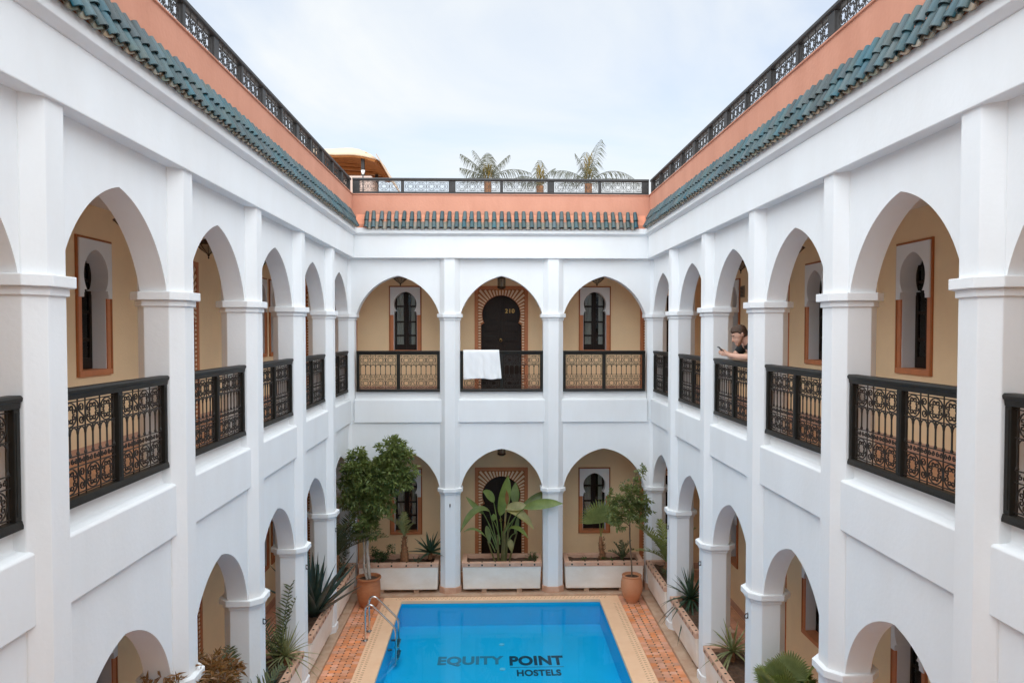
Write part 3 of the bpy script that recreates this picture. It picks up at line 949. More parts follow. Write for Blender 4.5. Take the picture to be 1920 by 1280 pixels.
PS = [Y0 + BAY * k for k in range(-2, 5)]
BS = [Y0 + BAY * (k + .5) for k in range(-2, 5)]
YE = D0 + GD
winsL = [8.08, 12.18, 13.78, 14.65, 5.6]
winsR = [8.025, 10.50, 14.11, 5.4]
doorsL = [10.3]; doorsR = [12.05]
s0, s1 = PS[0] - .3, D0 - .032
for nm, lab, loc, rz, sg, wu, du in (("left_wing", "white two-storey arcade wing along the left side, with the reddish-brown shrub at its foot", (XL, 0, 0), R(90), 1, winsL, doorsL),
                                    ("right_wing", "white two-storey arcade wing along the right side where the man leans on the railing", (XR, 0, 0), R(-90), -1, winsR, doorsR)):
    f = lambda L: [sg * v for v in L]
    def rng(a, b): return (sg * a, sg * b) if sg > 0 else (sg * b, sg * a)
    fr = rng(s0, D0 - .032)
    gx = rng(s0, YE)
    wl = f([v for v in wu if abs(v - 5.5) > .3]); 
    r = wing(nm, lab, loc, rz, f(PS), f(BS), 0, 0, f(wu), f(du), f(wu), f(du), fr[0], fr[1], gx[0], gx[1], *rng(s0, D0 + GD + .25), 7)
    a, b = rng(3.0, D0 + .06)
    # the railing and the tiles stop short of the far corner
    roof_railing(r, a, b, 0.775)
    a, b = rng(3.4, D0 - .22)
    eave(r, a, b, 21 + sg)
    for k in range(3, 7): hook(r, sg * PS[k] + (-.0), .0, 1.82)
# vent grille in the right gallery
v = MB(); v.box(-.10, .10, -.02, .0, 5.92, 6.13, VENT)
for k in range(7): v.box(-.085, .085, -.026, -.018, 5.94 + k * .026, 5.952 + k * .026, DARKW)
rw = bpy.data.objects["right_wing"]
v.build("vent_grille", rw, (-13.62, GD, 0))

# the wing whose balcony the picture was taken from, closing the courtyard behind the viewer
b = MB(); b.box(-6.5, 6.8, -3.0, -.45, 0.05, 3.45, WHITE); b.box(-6.5, 6.8, -1.4, -.45, 4.95, 8.0, WHITE); b.box(-6.5, 6.8, -3.0, -1.5, 3.45, 4.95, CREAM)
b.box(-6.5, 6.8, -1.5, -.30, 3.45, 3.97, WHITE)
b.build("near_wing", label="white wing closing the near end of the courtyard, behind the viewpoint", category="building")
# ------------------------------------------------------------------ lanterns
def saucer_lantern_meshes():
    a = MB(); a.lathe([(.012, .0), (.012, -.10), (.03, -.105), (.035, -.12), (.02, -.13), (.05, -.145), (.10, -.175), (.155, -.205), (.165, -.215), (.155, -.225)], LANT, 20)
    b = MB(); b.lathe([(.150, -.222), (.10, -.27), (.04, -.32), (.012, -.335)], LGLASS, 12)
    c = MB()
    for k in range(10):
        t = 2 * math.pi * k / 10
        c.tube([(.155 * math.cos(t), .155 * math.sin(t), -.22), (.10 * math.cos(t), .10 * math.sin(t), -.274), (.012 * math.cos(t), .012 * math.sin(t), -.338)], .005, LANT, 4)
    c.lathe([(.006, -.33), (.018, -.345), (.014, -.36), (.005, -.37), (.012, -.385), (.0, -.40)], LANT, 10)
    return [("canopy", a.mesh("canopy", smooth=40)), ("glass_bowl", b.mesh("glass_bowl")), ("ribs", c.mesh("ribs"))]
SLM = saucer_lantern_meshes()
def saucer(x, y, z, label, s=1.0, chain=0):
    t = thing("saucer_lantern", label, "lantern", (x, y, z), 0, "saucer lanterns hanging in the galleries")
    t.scale = (s, s, s)
    for nm, me in SLM: link(nm, me, t)
    if chain:
        b = MB(); b.tube([(0, 0, -.02), (0, 0, chain)], .008, LANT, 5); b.build('chain', t)
GXL, GXR = XL - .90, XR + .90
ordn = ["nearest full arch", "second full arch", "third arch", "fourth arch", "arch by the corner"]
for i, k in enumerate((1, 2, 3, 4, 5)):
    yb = [7.72, 9.80, 11.85, 13.95, 15.4][i]
    if i < 4: saucer(GXL, yb, CEIL_UP, "saucer lantern in the left upper gallery seen through the %s" % ordn[i])
for i, yb in enumerate([7.9, 9.97, 12.05, 14.1]):
    if i in (1, 2, 3): saucer(GXR, yb, CEIL_UP, ["", "saucer lantern in the right upper gallery before the striped doorway", "saucer lantern above the man at the railing, in the right upper gallery", "saucer lantern in the right upper gallery just before the far corner"][i])
saucer(-1.92, 15.72, CEIL_UP, "saucer lantern above the upper window left of door 210")
saucer(2.20, 15.72, CEIL_UP, "saucer lantern above the upper window right of door 210")
saucer(2.20, 15.72, CEIL_LO - .42, "saucer lantern above the ground-floor window behind the fan palm", 1.0, .42)
def cyl_lantern(x, y, z, label, chain=.05):
    t = thing("cylinder_lantern", label, "lantern", (x, y, z), 0, "cylinder lanterns above the doors")
    a = MB(); a.lathe([(.0, 0), (.05, 0), (.05, -.02), (.012, -.03), (.012, -.07), (.05, -.09), (.085, -.12), (.085, -.17), (.0, -.17)], LANT, 16); a.build("cap", t, smooth=40)
    b = MB(); b.lathe([(.070, -.17), (.070, -.34)], LGLASS, 14); b.build("glass", t)
    c = MB()
    for k in range(8):
        q = 2 * math.pi * k / 8
        c.tube([(.078 * math.cos(q), .078 * math.sin(q), -.165), (.078 * math.cos(q), .078 * math.sin(q), -.345)], .006, LANT, 4)
    c.lathe([(.0, -.335), (.088, -.335), (.088, -.36), (.05, -.385), (.0, -.395)], LANT, 16); c.build("cage", t)
    b = MB(); b.tube([(0, 0, -.02), (0, 0, chain)], .010, LANT, 5); b.build("chain", t)
cyl_lantern(.19, 15.70, CEIL_UP - .06, "dark cylinder lantern hanging above door 210 upstairs")
cyl_lantern(.19, 15.70, CEIL_LO - .55, "dark cylinder lantern above the ground-floor door behind the banana plant", .55)

# ------------------------------------------------------------------ planters
def planter(label, loc, rz, L=1.58, ndia=6, depth=.62):
    t = thing("planter", label, "planter", loc, rz, "long planters between the pillars")
    h = L / 2
    b = MB()
    zt, zb = .585, .118
    # tapered trough, hollow
    vs = [(-h + .015, .035, zb), (h - .015, .035, zb), (h - .015, depth - .03, zb), (-h + .015, depth - .03, zb),
          (-h, 0, zt), (h, 0, zt), (h, depth, zt), (-h, depth, zt)]
    b.add(vs, [(0, 3, 2, 1), (0, 1, 5, 4), (1, 2, 6, 5), (2, 3, 7, 6), (3, 0, 4, 7)], PLANTER)
    b.build("body", t, bevel=.02)
    r = MB(); k = .012; wd = .085
    r.box(-h - k, h + k, -k, wd, zt - .003, zt + .085, RIM); r.box(-h - k, h + k, depth - wd, depth + k, zt - .003, zt + .085, RIM)
    r.box(-h - k, -h + wd, wd, depth - wd, zt - .003, zt + .085, RIM); r.box(h - wd, h + k, wd, depth - wd, zt - .003, zt + .085, RIM)
    r.build("rim", t, bevel=.008)
    for i in range(ndia):
        x = -h + L * (i + .5) / ndia + (.03 if i == 3 else 0)
        link("tile_inlay", DIA_F, t, (x, -k - .001, zt + .040)); link("tile_inlay", DIA_T, t, (x, .040, zt + .0855))
    s = MB(); N = 10; vs = []; fs = []
    rr = random.Random(int(loc[0] * 100 + loc[1] * 7))
    for i in range(N * 2 + 1):
        for j in range(N // 2 + 1):
            vs.append((-h + wd + (L - 2 * wd) * i / (2 * N), wd + (depth - 2 * wd) * j / (N // 2), zt + .01 + rr.uniform(-.015, .02)))
    M = N // 2 + 1
    for i in range(N * 2):
        for j in range(N // 2): fs.append((i * M + j, (i + 1) * M + j, (i + 1) * M + j + 1, i * M + j + 1))
    s.add(vs, fs, SOIL); s.build("soil", t)
    for x in (-h * .45, h * .45):
        f_ = MB(); f_.box(x - .05, x + .05, .06, depth - .05, .0455, zb + .002, KERB); f_.build("foot", t)
    return t
d_ = MB(); d_.prism([(-.021, 0), (0, -.024), (.021, 0), (0, .024)], -.004, .004, DOT, axis='y'); DIA_F = d_.mesh("tile_inlay")
d_ = MB(); d_.prism([(-.021, 0), (0, -.021), (.021, 0), (0, .021)], -.004, .004, DOT, axis='z'); DIA_T = d_.mesh("tile_inlay")
planter("long white planter behind the bushy tree's pot, holding a palm stump and spiky agave", (XC - BAY, D0 - .02, 0), 0)
planter("long white planter holding the big banana plant in front of the middle door", (XC, D0 - .02, 0), 0)
planter("long white planter holding the fan palm, behind the pale pot with the young citrus tree", (XC + BAY, D0 - .02, 0), 0)
SIDE_L = {6: "left-side planter in the far corner, overgrown with palm fronds", 5: "left-side planter holding the big dark agave", 4: "left-side planter holding the striped yucca and the date palm frond", 3: "left-side planter with the grey agave tips, partly below the picture", 2: "left-side planter nearest the camera, holding the reddish-brown shrub"}
SIDE_R = {6: "right-side planter in the far corner, with a small palm", 5: "right-side planter holding the dark green yucca", 4: "right-side planter holding the variegated yucca", 3: "right-side planter holding the bristly fan palm"}
for k, lab in SIDE_L.items():
    planter(lab, (XL + .015, BS[k], 0), R(90), 1.60, 8)
for k, lab in SIDE_R.items():
    planter(lab, (XR - .015, BS[k], 0), R(-90), 1.60, 8)

# ------------------------------------------------------------------ clay pots
def pot(label, loc, prof, m, soil_r, soil_z):
    t = thing("clay_pot", label, "pot", loc)
    a = MB(); a.lathe(prof, m, 36); a.build("vessel", t, smooth=40)
    s = MB(); s.lathe([(0.0, soil_z + .01), (soil_r * .5, soil_z + .015), (soil_r, soil_z)], SOIL, 20); s.build("soil", t)
    return t
pot("tall orange-brown clay pot in the left corner holding the bushy tree", (-2.39, 14.38, 0.0),
    [(0, 0.0), (.14, 0.0), (.165, .025), (.195, .10), (.222, .22), (.228, .34), (.220, .46), (.215, .52), (.225, .535), (.238, .545), (.243, .560), (.238, .578), (.215, .580), (.20, .56), (.19, .50), (.0, .48)], CLAY, .198, .525)
pot("round pale clay pot in the right corner holding the young citrus tree", (2.73, 14.47, 0.0),
    [(0, 0.0), (.115, 0.0), (.122, .018), (.118, .035), (.155, .09), (.198, .20), (.213, .30), (.208, .40), (.190, .475), (.182, .495), (.190, .507), (.196, .52), (.190, .535), (.172, .535), (.162, .50), (.0, .46)], CLAY2, .165, .49)

# ------------------------------------------------------------------ pool ladder
lad = thing("pool_ladder", "stainless steel pool ladder with two curved handrails at the left edge", "ladder", (-1.95, 12.95, 0))
def smooth_path(P, n=8):
    P = [Vector(p) for p in P]; out = []
    for i in range(len(P) - 1):
        p0 = P[max(i - 1, 0)]; p1 = P[i]; p2 = P[i + 1]; p3 = P[min(i + 2, len(P) - 1)]
        for t in range(n):
            u = t / n
            out.append(0.5 * ((2 * p1) + (p2 - p0) * u + (2 * p0 - 5 * p1 + 4 * p2 - p3) * u * u + (3 * p1 - p0 - 3 * p2 + p3) * u ** 3))
    out.append(P[-1]); return out
for yy in (.20, -.20):
    a = MB()
    a.tube(smooth_path([(-.235, yy, .012), (-.235, yy, .25), (-.235, yy, .50), (-.205, yy, .60), (-.13, yy, .615), (-.06, yy, .56), (.10, yy, .40), (.24, yy, .255), (.285, yy, .17), (.29, yy, .05), (.29, yy, -.2), (.29, yy, -.42)]), .019, STEEL, 10)
    a.build("handrail", lad, smooth=60)
    b = MB(); b.lathe([(0, .03), (.022, .03), (.026, .02), (.05, .016), (.052, .0145)], STEEL, 16, c=(-.235, yy, 0)); b.build("flange", lad, smooth=40)
for zz in (-.14, -.34):
    b = MB(); b.box(.255, .335, -.185, .185, zz - .012, zz + .012, STEEL); b.box(.262, .328, -.17, .17, zz + .012, zz + .018, LADP); b.build("tread", lad, bevel=.004)
for yy in (.20, -.20):
    b = MB(); b.tube([(.22, yy, -.16), (.155, yy, -.16)], .018, LADP, 8); b.build("buffer", lad)

# ------------------------------------------------------------------ towel on the railing
def towel():
    x0, x1 = -.585, .135
    yf, yb, zt = D0 + .084, D0 + .218, 4.922
    nx, vs, fs = 30, [], []
    prof = []
    for i in range(15): prof.append((yf, 4.335 + (zt - .03 - 4.335) * i / 14, i / 14))
    prof += [(yf + .008, zt - .008, 1.0), (yf + .03, zt, 1.0), (yb - .03, zt, 1.0), (yb - .008, zt - .008, 1.0)]
    for i in range(10): prof.append((yb, zt - .03 - .36 * i / 9, 1 - i / 9))
    for i in range(nx + 1):
        u = i / nx
        for (y, z, h) in prof:
            front = y < (yf + yb) / 2
            hang = (1 - h)
            skew = .012 * (1 - h) + (.022 * u * (1 - h) if front else 0)
            x = x0 + (x1 - x0) * u + skew * (.5 + u)
            wob = hang * (.022 * math.sin(u * 11 + 1.6 * h) + .014 * math.sin(u * 23 + .5 - h)) + .004 * math.sin(u * 11 + h * 9) * (1 if h < 1 else 0)
            dz = (.028 * (u - .5) * 0 + .02 * math.sin(u * 3.0) - .035 * math.exp(-((u - .72) / .12) ** 2) * .5 + .02 * max(0, u - .8) * 4) * (1 - h) if front else 0
            vs.append((x, y - abs(wob) - .004 if front else y + abs(wob) + .004, z + dz))
    n = len(prof)
    for i in range(nx):
        for j in range(n - 1): fs.append((i * n + j, (i + 1) * n + j, (i + 1) * n + j + 1, i * n + j + 1))
    mb = MB(); mb.add(vs, fs, TOWEL)
    o = mb.build("towel", smooth=80, label="white towel hung over the balcony railing in front of door 210", category="towel")
    sd = o.modifiers.new("thickness", 'SOLIDIFY'); sd.thickness = .007; sd.offset = 1
    o.modifiers.new("soft", 'SUBSURF').render_levels = 1
towel()

# ------------------------------------------------------------------ plants
def leaf_quad(mb, c, d, n, L, W, m):
    d = Vector(d).normalized(); n = Vector(n); sd = d.cross(n)
    if sd.length < 1e-4: sd = d.orthogonal()
    sd.normalize(); nn = sd.cross(d)
    c = Vector(c)
    mb.add([c, c + d * L * .45 + sd * W + nn * W * .3, c + d * L - nn * L * .12, c + d * L * .45 - sd * W + nn * W * .3], [(0, 1, 2), (0, 2, 3)], m)
def foliage(rr, lobes, n_tw, per, L, W, m, droop=.2):
    mb = MB()
    tot = sum(l[3] ** 3 * (l[4] if len(l) > 4 else 1) for l in lobes)
    for l in lobes:
        c = Vector(l[:3]); r = l[3]
        nt_ = max(6, int(n_tw * r ** 3 * (l[4] if len(l) > 4 else 1) / tot))
        for _ in range(nt_):
            d = Vector((rr.gauss(0, 1), rr.gauss(0, 1), rr.gauss(0, 1))).normalized()
            q = c + d * r * (rr.random() ** .45) * Vector((1, 1, 1)).length / 1.732
            base = (q - c).normalized() + Vector((0, 0, .35))
            for _k in range(per):
                dd = base * .8 + Vector((rr.gauss(0, .8), rr.gauss(0, .8), rr.gauss(0, .6) - droop))
                s = rr.uniform(.7, 1.2)
                leaf_quad(mb, q + Vector((rr.gauss(0, .02), rr.gauss(0, .02), rr.gauss(0, .02))), dd, Vector((rr.gauss(0, .5), rr.gauss(0, .5), 1)), L * s, W * s, m)
    return mb
# bushy tree in the tall pot
rr = random.Random(3)
t = thing("bushy_tree", "bushy dark green tree with pale double trunk in the tall left pot", "tree", (-2.39, 14.38, .5))
def rel(o, pts): return [tuple(Vector(p) - o.location) for p in pts]
b = MB()
b.tube(rel(t, smooth_path([(-2.37, 14.38, .48), (-2.40, 14.38, .85), (-2.42, 14.37, 1.25), (-2.36, 14.35, 1.7), (-2.28, 14.33, 2.2), (-2.0, 14.3, 2.7), (-1.93, 14.3, 2.95)])), [.034] * 14 + [.026] * 14 + [.016] * 9, TRUNK, 8)
b.tube(rel(t, smooth_path([(-2.40, 14.36, .48), (-2.47, 14.36, .75), (-2.47, 14.36, 1.1), (-2.52, 14.33, 1.6), (-2.56, 14.3, 2.1), (-2.62, 14.3, 2.6)])), [.024] * 14 + [.018] * 20 + [.012] * 7, TRUNK, 8)
for q in (((-2.36, 14.35, 1.7), (-2.2, 14.2, 1.95), (-2.1, 14.1, 2.1)), ((-2.28, 14.33, 2.2), (-2.0, 14.25, 2.35), (-1.8, 14.2, 2.5)), ((-2.5, 14.33, 1.6), (-2.65, 14.4, 1.85), (-2.75, 14.35, 2.1))):
    b.tube(rel(t, q), [.016, .012, .007], TRUNK, 6)
b.build("trunk", t, smooth=60)
lobes = [(-2.60, 14.3, 2.70, .28), (-2.58, 14.35, 2.92, .17), (-1.93, 14.3, 2.98, .29), (-1.80, 14.25, 3.12, .17), (-2.26, 14.25, 2.45, .34), (-1.86, 14.2, 2.52, .28), (-1.66, 14.2, 2.46, .15),
         (-2.58, 14.3, 2.18, .27), (-2.22, 14.2, 2.10, .27), (-2.42, 14.3, 1.75, .24), (-2.55, 14.3, 1.48, .17, .8), (-2.28, 14.28, 1.45, .12, .8), (-2.08, 14.25, 2.72, .22), (-2.42, 14.3, 2.35, .3), (-1.56, 14.2, 2.64, .13, 1.5), (-2.76, 14.3, 2.40, .18), (-2.02, 14.2, 2.28, .2), (-1.62, 14.2, 2.92, .13, 1.5), (-2.78, 14.3, 2.05, .16), (-2.0, 14.2, 1.95, .14)]
fm = foliage(rr, [(x + 2.39, y - 14.38, z - .5, r_, *o_) for x, y, z, r_, *o_ in lobes], 1350, 9, .098, .021, LEAF_TREE, .35)
fm.build("crown", t)

rr = random.Random(8)
t = thing("young_citrus_tree", "young light green citrus tree with thin trunk in the round right pot", "tree", (2.73, 14.47, .48))
b = MB()
b.tube(rel(t, smooth_path([(2.73, 14.47, .46), (2.72, 14.46, .8), (2.69, 14.45, 1.15), (2.68, 14.44, 1.5), (2.69, 14.43, 1.9), (2.74, 14.42, 2.3), (2.80, 14.42, 2.55)])), [.015] * 24 + [.009] * 25, TRUNK2, 7)
for q in (((2.68, 14.44, 1.5), (2.5, 14.4, 1.65), (2.3, 14.38, 1.7)), ((2.68, 14.44, 1.6), (2.86, 14.4, 1.8), (2.98, 14.38, 1.75)), ((2.69, 14.43, 1.85), (2.5, 14.4, 2.05), (2.3, 14.38, 2.1)), ((2.70, 14.43, 2.0), (2.88, 14.4, 2.1), (3.0, 14.4, 2.2)), ((2.72, 14.43, 2.2), (2.62, 14.4, 2.3), (2.5, 14.4, 2.3))):
    b.tube(rel(t, q), [.009, .006, .004], TRUNK2, 5)
b.build("trunk", t, smooth=60)
lobes = [(2.40, 14.38, 1.98, .17), (2.32, 14.38, 2.12, .11), (2.62, 14.4, 2.05, .15), (2.80, 14.4, 2.12, .20), (2.95, 14.38, 2.02, .15), (2.60, 14.38, 1.80, .20), (2.36, 14.38, 1.72, .15), (2.84, 14.38, 1.80, .20), (3.0, 14.38, 1.72, .14), (2.72, 14.4, 2.32, .12), (2.86, 14.42, 2.52, .10), (2.94, 14.42, 2.6, .06), (2.46, 14.38, 1.55, .13), (2.52, 14.4, 2.27, .07)]
fm = foliage(rr, [(x - 2.73, y - 14.47, z - .48, r_) for x, y, z, r_ in lobes], 300, 7, .085, .018, LEAF_CIT, .35)
fm.build("crown", t)

def arc_pts(base, tip, sag, n=9):
    """curve from base to tip bulging upward by sag"""
    b = Vector(base); t = Vector(tip); out = []
    for i in range(n + 1):
        u = i / n
        p = b.lerp(t, u); p.z += sag * 4 * u * (1 - u)
        out.append(p)
    return out
# banana / strelitzia plant
BP = Vector((.20, 15.17, .60))
t = thing("banana_plant", "large banana-like plant with broad paddle leaves in the middle planter", "plant", BP)
st = MB(); rr = random.Random(5)
stems = [((0, 0, 0), (.02, 0, .62), .040), ((.06, .02, 0), (.13, -.02, .80), .032), ((-.08, .02, 0), (-.10, .0, .55), .030), ((-.15, -.03, 0), (-.30, 0, .42), .020), ((.14, .03, 0), (.30, 0, .6), .022), ((.03, -.04, 0), (.05, -.04, .7), .034)]
for a, b_, r_ in stems:
    st.tube(arc_pts(a, b_, 0.0, 6), [r_ * (1 - .35 * i / 6) for i in range(7)], leafmat("banana_stem%d" % len(bpy.data.materials), (0.20, 0.17, 0.075), (0.10, 0.11, 0.04), .5, 12), 8)
st.build("stem", t, smooth=60)
def W(px, py, y=15.17):    # helper constants worked out once from the site measurements
    return Vector((-0.639 + (px - 865) / 91.9, y, 1.301 + (988 - py) / 91.5)) - BP
def paddle(stem_base, base, tip, width, sag, m, up=(0, -.75, .65), seed=0):
    o = MB()
    o.tube(arc_pts(stem_base, base, .05, 6), [.014, .013, .012, .011, .010, .009, .008], m, 6)
    pts = arc_pts(base, tip, sag, 12)
    n = len(pts); ws = []
    rr = random.Random(seed)
    for i in range(n):
        u = i / (n - 1)
        ws.append(max(.004, 1.22 * width * (math.sin(math.pi * min(1, u * 1.02 + .02)) ** .6) * (1 - .18 * u)))
    o.blade(pts, ws, up, m, fold=.35)
    ob = o.build("leaf", t, smooth=70)
    return ob
B0 = (0.02, 0, .55)
paddle((.0, 0, .40), W(938, 965), W(953, 890), .115, 0, LEAF_BAN, (.35, -.9, .1), 1)
paddle((-.05, 0, .35), W(926, 940), W(905, 918, 15.05), .075, .05, LEAF_BAN, (0.2, -.9, .4), 2)
paddle((-.1, 0, .30), W(907, 962), W(874, 930), .05, -.02, LEAF_BAN, (.3, -.95, .2), 3)
paddle((-.1, 0, .25), W(918, 958), W(864, 992, 15.0), .085, .20, LEAF_BAN, (0, -.4, .9), 4)
paddle((.04, -.05, .60), Vector((.64, 14.90, 1.76)) - BP, Vector((1.40, 14.74, 1.88)) - BP, .095, .03, LEAF_BAN, (-.1, -.85, .5), 5)
paddle((.04, 0, .55), W(948, 953), W(993, 950, 15.05), .085, .04, LEAF_BANY, (0, -.8, .55), 6)
paddle((.04, 0, .5), W(950, 956), W(1000, 986, 14.92), .085, .11, LEAF_BANY, (-.1, -.7, .7), 7)
paddle((.06, 0, .6), W(966, 945), W(967, 903), .080, 0, LEAF_BAN, (-.2, -.95, .1), 8)
paddle((.03, 0, .6), W(951, 945), W(950, 918), .035, 0, LEAF_DRY, (.1, -.95, .1), 9)
paddle((.1, 0, .3), W(955, 990), W(990, 1005, 14.98), .05, .09, LEAF_BAN, (0, -.5, .85), 10)
paddle((-.12, 0, .25), W(912, 985), W(918, 1018), .055, .02, LEAF_BAN, (.3, -.95, .1), 11)
paddle((.1, 0, .3), W(955, 1010), W(960, 1036), .055, .03, LEAF_BANY, (.1, -.95, .2), 12)
paddle((-.05, 0, .45), W(925, 975), W(926, 962), .05, 0, LEAF_BAN, (0, -1, .1), 13)
paddle((-.15, 0, .2), W(910, 1005), W(870, 992, 15.0), .03, .10, LEAF_BAN, (0, -.6, .8), 14)
paddle((.1, .05, .5), W(975, 960, 15.35), W(1040, 925, 15.45), .07, .06, LEAF_BAN, (0, -.9, .3), 15)
paddle((.12, .0, .4), W(966, 1000), W(972, 965), .04, 0, LEAF_BAN, (.2, -.9, .1), 16)
fr_ = foliage(random.Random(2), [(0, 0, .08, .09)], 30, 6, .07, .008, LEAF_FERN)
fo = fr_.build("asparagus_fern", label="small feathery green fern beside the banana plant", category="plant", loc=(.80, 15.12, .60))

def rosette_plant(name, label, cat, loc, n, L, W_, m, tilt=(15, 80), seed=1, thick=.25, droop=.15, trunk=None, squash=1.0, groups=None):
    t = thing(name, label, cat, loc)
    rr = random.Random(seed)
    h0 = 0
    if trunk:
        b = MB(); b.tube([(0, 0, -.02), (0, 0, trunk[0] * .5), (0, 0, trunk[0])], [trunk[1], trunk[1] * .9, trunk[1] * .85], PTRUNK, 8); b.build("trunk", t)
        h0 = trunk[0]
    for i in range(n):
        a = i * 2.39996 + rr.uniform(-.2, .2)
        u = (i + .5) / n
        el = R(90 - (tilt[0] + (tilt[1] - tilt[0]) * u ** .8))
        l = L * rr.uniform(.82, 1.1) * (1 - .12 * (1 - u))
        d = Vector((math.cos(a) * math.cos(el), math.sin(a) * math.cos(el) * squash, math.sin(el)))
        pts = []
        for k in range(7):
            v = k / 6
            p_ = d * l * v; p_.z -= droop * l * v * v * (1 - math.sin(el)) * 1.2
            pts.append(p_ + Vector((0, 0, h0)))
        ws = [W_ * w_ for w_ in (.75, 1.0, 1.0, .85, .62, .34, .02)]
        o = MB(); o.blade(pts, ws, (0, 0, 1) if el < R(75) else (math.cos(a), math.sin(a), .2), m, fold=.45, thick=thick)
        o.build("leaf", t, smooth=80)
    return t
rosette_plant("agave", "spiky green agave on the right end of the planter by the left pillar", "plant", (-1.27, 15.14, .70), 22, .50, .036, LEAF_AGA, (5, 95), 3, trunk=(.10, .05))
rosette_plant("agave", "tiny agave between the palm stump and the spiky agave", "plant", (-1.56, 15.10, .60), 9, .22, .014, LEAF_AGA, (20, 80), 4)
rosette_plant("agave", "big dark blue-green agave in the second planter on the left", "plant", (-2.95, 12.30, .60), 30, 1.2, .064, LEAF_AGB, (2, 58), 5)
rosette_plant("agave", "grey-green agave whose tips just show at the lower left edge", "plant", (-2.95, 9.80, .58), 14, .36, .032, LEAF_AGB, (5, 60), 9)
rosette_plant("dark_yucca", "dark green yucca with drooping leaves in the second planter on the right", "plant", (3.38, 12.55, .62), 46, .66, .021, LEAF_AGA, (0, 112), 6, droop=.42, trunk=(.12, .05))
rosette_plant("variegated_yucca", "yellow-striped yucca in the third planter on the right", "plant", (3.42, 10.45, .62), 34, .52, .017, LEAF_VAR, (5, 105), 7, droop=.35, trunk=(.12, .04))
rosette_plant("variegated_yucca", "yellow-striped yucca in the third planter on the left", "plant", (-2.92, 10.48, .62), 44, .55, .014, LEAF_VAR, (0, 108), 8, droop=.35, trunk=(.12, .04))

def frond_mesh(L, nl, ll, m, sag=.35, droop=.12, lw=.011, seed=0, el=60, vee=.5):
    """feather frond in local coordinates: starts at the origin, goes to +x, bending down"""
    mb = MB(); rr = random.Random(seed)
    pts = []; N = 14
    e = R(el); p = Vector((0, 0, 0)); ang = e
    for i in range(N + 1):
        pts.append(p.copy())
        ang -= (sag * 2.2 / N) * rr.uniform(.6, 1.4)
        p = p + Vector((math.cos(ang), 0, math.sin(ang))) * (L / N)
    mb.tube(pts, [.012 * (1 - .85 * i / N) for i in range(N + 1)], m, 4)
    for i in range(nl):
        u = .12 + .88 * i / nl; f_ = u * N; k = min(int(f_), N - 1); q = pts[k].lerp(pts[k + 1], f_ - k)
        tg = (pts[k + 1] - pts[k]).normalized()
        l = ll * (math.sin(math.pi * min(1, .15 + u * .85)) ** .7 + .12) * rr.uniform(.7, 1.15)
        for s in (-1, 1):
            d = (tg * rr.uniform(.35, .8) + Vector((0, s * rr.uniform(.7, 1.05), 0)) + Vector((-tg.z, 0, tg.x)) * vee * rr.uniform(.6, 1.2)).normalized()
            a = q; b = q + d * l * .5; c = q + d * l; c.z -= droop * l; b.z -= droop * l * .2
            mb.blade([a, b, c], [lw * .6, lw, .001], Vector((-tg.z, 0.01, tg.x)), m, fold=.2)
    return mb
def feather_palm(name, label, cat, loc, fronds, m, trunk=None, group=None, **fk):
    """fronds: (azimuth, elevation, length, sag, leaflet length, n)"""
    t = thing(name, label, cat, loc, 0, group)
    if trunk:
        h, r0, r1 = trunk
        b = MB(); N = 10
        b.tube([(.01 * math.sin(i), 0, -h + h * i / N) for i in range(N + 1)], [r0 + (r1 - r0) * i / N for i in range(N + 1)], PTRUNK, 10)
        b.build("trunk", t, smooth=60)
    for i, (az, el, L, sg, ll, n, *mm) in enumerate(fronds):
        mb = frond_mesh(L, n, ll, mm[0] if mm else m, sg, seed=i + 1, el=el, **fk)
        o = mb.build("frond", t)
        o.rotation_euler = (0, 0, R(az))
    return t
# small palm stump with pale fronds in the left planter
t = feather_palm("palm_stump", "small palm with shaggy brown stump and pale thin fronds behind the pots", "plant", (-1.80, 15.20, 1.12), [(100, 84, .50, .15, .16, 26, LEAF_VAR), (170, 76, .62, .5, .16, 26, LEAF_VAR), (20, 70, .34, .3, .12, 20, LEAF_VAR)], LEAF_VAR)
b = MB()
b.tube([(.0, 0, -.55), (.0, 0, -.42), (0, 0, -.2), (0, 0, .02)], [.095, .085, .055, .032], PTRUNK, 10)
rr = random.Random(4)
for i in range(46):
    z = rr.uniform(-.52, .0); a = rr.uniform(0, 6.28); r_ = .09 - .06 * (z + .55) / .57
    leaf_quad(b, (r_ * math.cos(a) * .8, r_ * math.sin(a) * .8, z), (math.cos(a) * .7, math.sin(a) * .7, .9), (math.cos(a), math.sin(a), 0), .075, .018, PTRUNK)
b.build("trunk", t)
# green shrub next to the trunk of the bushy tree
fo = foliage(random.Random(12), [(0, 0, .12, .13), (.12, -.02, .22, .08), (-.1, 0, .25, .08), (.24, -.03, .31, .06)], 60, 7, .075, .012, LEAF_FERN)
fo.build("cycad_shrub", label="low dark green shrub beside the trunk of the bushy tree", category="shrub", loc=(-2.28, 15.12, .60))
